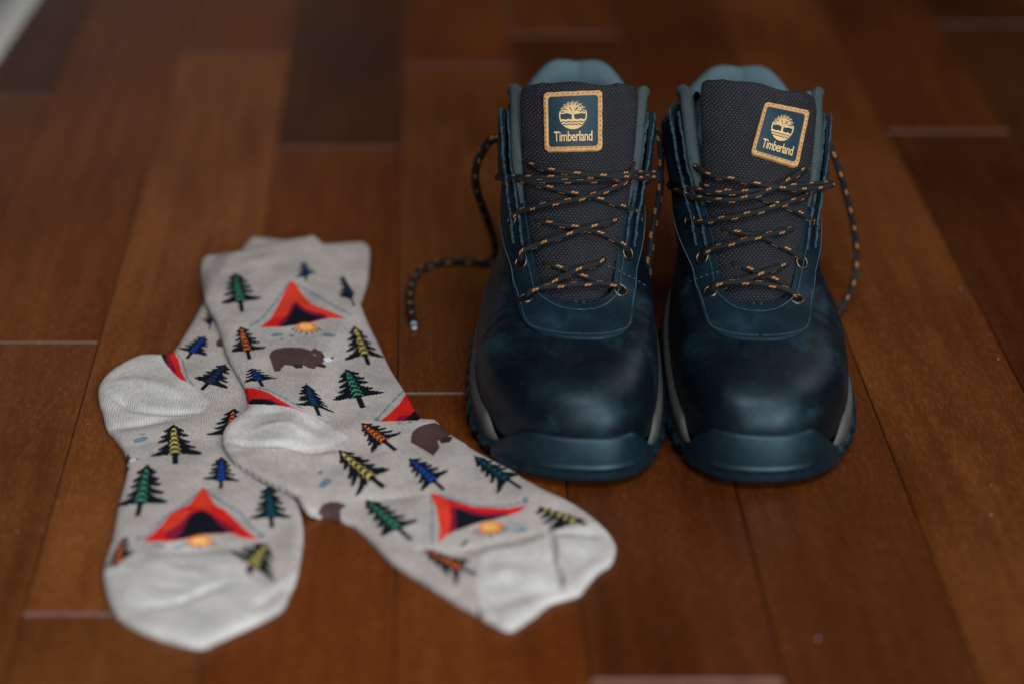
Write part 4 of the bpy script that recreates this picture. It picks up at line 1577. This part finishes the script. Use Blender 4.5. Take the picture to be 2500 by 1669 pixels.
def add_badge(root, tongue, tree, corners):
    """corners TL TR BR BL of the badge in the picture; it is sewn on the tongue's surface"""
    c = [np.array(p, float) for p in corners]
    n = 17
    D = np.zeros((n, n, 3))
    for i in range(n):
        for j in range(n):
            u, v = j / (n - 1), i / (n - 1)
            p = (c[0] * (1 - u) + c[1] * u) * (1 - v) + (c[3] * (1 - u) + c[2] * u) * v
            h = cast(tree, *p)
            D[i, j] = h[0] if h else np.nan
    # stiff patch: fit a gentle quadratic surface through the hits
    P = to_local(root, D.reshape(-1, 3)).reshape(n, n, 3)
    U, Vv = np.meshgrid(np.linspace(0, 1, n), np.linspace(0, 1, n))
    B = np.stack([np.ones_like(U), U, Vv, U * U, U * Vv, Vv * Vv], -1).reshape(-1, 6)
    ok = ~np.isnan(P.reshape(-1, 3)[:, 0])
    co, *_ = np.linalg.lstsq(B[ok], P.reshape(-1, 3)[ok], rcond=None)

    def basis(u, v):
        return np.stack([np.ones_like(u), u, v, u * u, u * v, v * v], -1)

    def S_(u, v, h=0.0):
        u = np.asarray(u, float); v = np.asarray(v, float)
        p = basis(u, v) @ co
        e = 1e-3
        du = (basis(u + e, v) @ co) - p; dv = (basis(u, v + e) @ co) - p
        nn = np.cross(dv, du); nn /= np.linalg.norm(nn, axis=-1, keepdims=True)
        s = np.sign(-nn[..., 1:2]); nn = nn * s
        return p + nn * (np.asarray(h)[..., None] if np.ndim(h) else h)
    par = tongue

    def rounded(m, r, k=8):
        pts = []
        for (cx, cy, a0) in ((1 - m - r, m + r, -90), (1 - m - r, 1 - m - r, 0), (m + r, 1 - m - r, 90), (m + r, m + r, 180)):
            for q in range(k + 1):
                a = math.radians(a0 + 90 * q / k)
                pts.append((cx + r * math.cos(a), cy + r * math.sin(a)))
        # subdivide the straight sides
        P2 = []
        for a, b in zip(pts, pts[1:] + pts[:1]):
            d = math.hypot(b[0] - a[0], b[1] - a[1]); s = max(1, int(d / .06))
            for q in range(s):
                P2.append((a[0] + (b[0] - a[0]) * q / s, a[1] + (b[1] - a[1]) * q / s))
        return np.array(P2)
    outer = rounded(0, .075); inner = rounded(.080, .05)
    # match inner to outer by angle
    m = len(outer)
    ang = np.arctan2(outer[:, 1] - .5, outer[:, 0] - .5)
    ia = np.arctan2(inner[:, 1] - .5, inner[:, 0] - .5); o_ = np.argsort(ia)
    inn = np.stack([np.interp(ang, ia[o_], inner[o_, 0], period=2 * math.pi), np.interp(ang, ia[o_], inner[o_, 1], period=2 * math.pi)], 1)
    wob = 1 + .006 * np.sin(np.arange(m) * 1.3)
    rings = []
    for f, h in ((0.0, -.0022), (0.0, .0010), (.10, .0016), (.45, .0018), (.9, .0016), (1.0, .0011)):
        q = outer * (1 - f) + inn * f
        q = .5 + (q - .5) * (wob[:, None] if f < .2 else 1)
        rings.append(S_(q[:, 0], q[:, 1], h))
    V = np.array(rings).transpose(1, 0, 2).reshape(-1, 3)
    F = grid_faces(m, 6, wrap=True)
    mesh_obj('badge_border', V, F, TAN, par)
    # face
    rr = []
    for f in np.linspace(0, 1, 9):
        q = .5 + (inn - .5) * (1.02 * (1 - f)) + 0
        rr.append(S_(q[:, 0], q[:, 1], .0009 + .0004 * math.sin(f * 1.5)))
    V = np.array(rr).transpose(1, 0, 2).reshape(-1, 3)
    mesh_obj('badge_face', V, grid_faces(m, 9, wrap=True), BADGE, par)
    # border stitching
    mid = .5 + (rounded(.045, .06) - .5)
    mid = np.concatenate([mid, mid[:1]])
    ps = S_(mid[:, 0], mid[:, 1], .0019)
    ps = resample(ps, .0003)
    st = []
    k = 0
    while k + 5 < len(ps):
        seg = ps[k:k + 6:2]
        st.append(tube(seg, .00028, 5, taper=[.6, 1, .6])); k += 9
    v, f, u = join_parts(st)
    o = mesh_obj('badge_stitching', v, f, THREADTAN, par); o['kind'] = 'stuff'
    # emblem and word
    ex = .5 + EV[:, 0] * .235 + .0; ey = .405 - EV[:, 1] * .235
    mesh_obj('badge_emblem', S_(ex, ey, .00155), EF, GOLD, par, smooth=False)
    lx = .5 - .325 + GV[:, 0] * .65; ly = .835 - GV[:, 1] * .165
    mesh_obj('badge_lettering', S_(lx, ly, .00155), GF, GOLD, par, smooth=False)


def pt(x, y, Y):
    return at_y(x, y, Y)


def px_stitches(root, tree, path):
    q = resample(catmull(np.array(path, float), 6), 2.0)
    out, k = [], 0
    pts = [cast(tree, *p) for p in q]
    while k + 4 < len(pts):
        seg = [pts[k], pts[k + 2], pts[k + 4]]
        if all(h is not None for h in seg):
            P_ = np.array([h[0] + h[1] * .0003 for h in seg])
            out.append(tube(to_local(root, P_), .0003, 5, taper=[.5, 1, .5]))
        k += 7
    if out:
        v, f, u = join_parts(out)
        o = mesh_obj('seam_stitching', v, f, THREAD, root); o['kind'] = 'stuff'


# left boot ----------------------------------------------------------
treeL = bvh_of(BL, [PL['upper'], PL['panel'], PL['tongue']])
add_eyelets(BL, bvh_of(BL, [PL['panel'], PL['upper']]), [(1284, 729), (1272, 641), (1250, 537), (1514, 709), (1532, 618), (1561, 531)])
add_badge(BL, PL['tongue'], bvh_of(BL, [PL['tongue']]), [(1328, 228), (1469, 222), (1469, 370), (1331, 373)])
E = .006
strL = [
    ([(1318, 642), (1350, 648), (1374, 656), (1417, 672), (1459, 686), (1490, 697)], .0000, (E, E)),
    ([(1481, 627), (1459, 644), (1419, 656), (1383, 672), (1352, 689), (1318, 703)], .0022, (E, E)),
    ([(1284, 726), (1294, 712), (1318, 703), (1388, 697), (1459, 693), (1500, 696), (1514, 706)], .0030, (.004, .004)),
    ([(1302, 539), (1360, 548), (1431, 560), (1487, 579), (1523, 600), (1532, 616)], .0006, (E, .004)),
    ([(1272, 638), (1276, 613), (1318, 596), (1383, 574), (1447, 554), (1509, 537)], .0026, (.004, E)),
    ([(1270, 440), (1344, 459), (1403, 473), (1473, 489), (1515, 503), (1550, 516), (1562, 530)], .0006, (E, .004)),
    ([(1249, 536), (1268, 517), (1324, 502), (1391, 491), (1459, 474), (1515, 452), (1540, 425), (1546, 395)], .0028, (.004, E)),
    ([(1214, 434), (1240, 437), (1262, 440), (1324, 442), (1388, 442), (1450, 441), (1512, 437), (1550, 432)], .0010, (.002, E)),
    ([(1214, 430), (1262, 433), (1340, 434), (1420, 432), (1500, 428), (1560, 423), (1606, 424)], .0026, (.002, .003)),
    ([(1279, 394), (1324, 411), (1386, 422), (1447, 428), (1509, 433), (1571, 436), (1606, 432)], .0040, (E, .003)),
]
freeL = [
    ([pt(1226, 337, 1.262), pt(1210, 339, 1.258), pt(1192, 349, 1.262), pt(1169, 388, 1.268), pt(1160, 426, 1.275), pt(1167, 475, 1.285), pt(1188, 530, 1.300),
      pt(1206, 585, 1.315), pt(1210, 625, 1.325), at_z(1195, 641, .0022), at_z(1165, 641, .0022), at_z(1128, 638, .0022), at_z(1075, 642, .0022), at_z(1035, 656, .0022), at_z(1012, 682, .0022),
      at_z(1003, 715, .0022), at_z(1002, 752, .0022), at_z(1010, 790, .0022)], .0024),
    ([pt(1590, 312, 1.262), pt(1600, 322, 1.252), pt(1611, 345, 1.245), pt(1614, 380, 1.240), pt(1614, 430, 1.235), pt(1611, 470, 1.231), pt(1602, 520, 1.226),
      pt(1593, 570, 1.220), pt(1587, 620, 1.215), pt(1582, 665, 1.212), pt(1584, 720, 1.21)], .0019),
]
px_stitches(BL, treeL, [(1482, 650), (1498, 655), (1520, 668), (1550, 682), (1580, 702)])
add_laces(BL, PL, strL, freeL, [PL['panel'], PL['tongue'], PL['upper']])
p = np.array([at_z(1010, 790, .0022), at_z(1013, 803, .0022)])
v, f, u = tube(to_local(BL, p), .0017, 10, taper=[1, .85])
# right boot ---------------------------------------------------------
add_eyelets(BR, bvh_of(BR, [PR['panel'], PR['upper']]), [(1735, 712), (1715, 628), (1684, 538), (1944, 730), (1957, 640), (1992, 548)])
add_badge(BR, PR['tongue'], bvh_of(BR, [PR['tongue']]), [(1866, 250), (1974, 272), (1945, 412), (1831, 377)])
strR = [
    ([(1777, 641), (1811, 649), (1844, 663), (1887, 680), (1930, 700)], .0000, (E, E)),
    ([(1926, 644), (1887, 658), (1844, 675), (1794, 689), (1762, 702)], .0022, (E, .004)),
    ([(1736, 712), (1746, 698), (1766, 691), (1828, 691), (1881, 697), (1929, 711), (1944, 726)], .0032, (.004, .004)),
    ([(1755, 558), (1788, 565), (1859, 579), (1901, 599), (1943, 621), (1957, 638)], .0006, (E, .004)),
    ([(1716, 626), (1727, 613), (1760, 602), (1828, 585), (1887, 571), (1943, 558)], .0026, (.004, E)),
    ([(1704, 448), (1746, 462), (1816, 474), (1878, 491), (1929, 509), (1971, 532), (1992, 547)], .0008, (E, .004)),
    ([(1684, 537), (1704, 543), (1769, 534), (1833, 522), (1901, 503), (1943, 489), (1980, 472)], .0028, (.004, E)),
    ([(1642, 460), (1685, 478), (1738, 488), (1800, 488), (1859, 473), (1912, 449), (1945, 428), (1978, 403)], .0040, (.002, E)),
    ([(1640, 455), (1690, 462), (1760, 472), (1830, 468), (1900, 458), (1968, 452), (2030, 447)], .0016, (.002, .003)),
    ([(1685, 395), (1705, 412), (1738, 429), (1797, 439), (1861, 452), (1915, 461), (1968, 463), (2010, 459), (2032, 452)], .0036, (E, .003)),
]
freeR = [
    ([pt(2008, 336, 1.262), pt(2020, 346, 1.258), pt(2034, 374, 1.258), pt(2050, 420, 1.26), pt(2066, 475, 1.265), pt(2080, 535, 1.270), pt(2089, 590, 1.275), pt(2090, 640, 1.275),
      pt(2080, 700, 1.262), pt(2056, 748, 1.246), at_z(2030, 782, .0022), at_z(2005, 798, .0022)], .00195),
    ([pt(1640, 440, 1.235), pt(1634, 450, 1.230), pt(1640, 460, 1.228)], .0018),
]
px_stitches(BR, bvh_of(BR, [PR['upper'], PR['panel'], PR['tongue']]), [(1757, 664), (1735, 669), (1713, 677), (1680, 690)])
add_laces(BR, PR, strR, freeR, [PR['panel'], PR['tongue'], PR['upper']])


def add_aglet(root, a, b):
    lace = [c for c in bpy.data.objects if c.parent == root and c.name.startswith('shoelace')][0]
    pts = np.array([a, .5 * (np.array(a) + b), b])
    v, f, u = tube(to_local(root, pts), .0021, 12, taper=[1, 1, .8])
    n = 13
    cap = [tuple(range(2 * n, 3 * n - 1))]
    mesh_obj('aglet', v, [tuple(q) for q in f] + cap, AGLET, lace)


add_aglet(BL, at_z(1010, 792, .0022), at_z(1012, 799, .0022))

# ------------------------------------------------------------------ lint on the boards
V, F = [], []
rl = random.Random(5)
spots = [(2419, 1256, 3.2), (2418, 1184, 2.0), (1997, 1558, 4.0), (2437, 876, 3.5), (2345, 705, 3.5), (2045, 655, 3), (2010, 620, 3), (42, 1297, 2.2), (214, 1035, 2.2)]
for _ in range(26):
    spots.append((rl.uniform(0, 2500), rl.uniform(400, 1669), rl.uniform(.6, 1.3)))
for x, y, s in spots:
    c = at_z(x, y, .0002)
    r = s / 4800 * .7
    a0 = rl.uniform(0, 6.28); b = len(V)
    for k in range(6):
        a = a0 + k * math.pi / 3
        V.append((c[0] + r * rl.uniform(.6, 1.3) * math.cos(a), c[1] + r * rl.uniform(.8, 2.0) * math.sin(a), .0003))
    V.append((c[0], c[1], .0007))
    F += [(b + k, b + (k + 1) % 6, b + 6) for k in range(6)]
lint = mesh_obj('lint', V, F, mat_plain('dust', (.30, .29, .33), .9), smooth=False)
lint['kind'] = 'stuff'
lint['label'] = 'specks of pale dust scattered over the wooden floor'
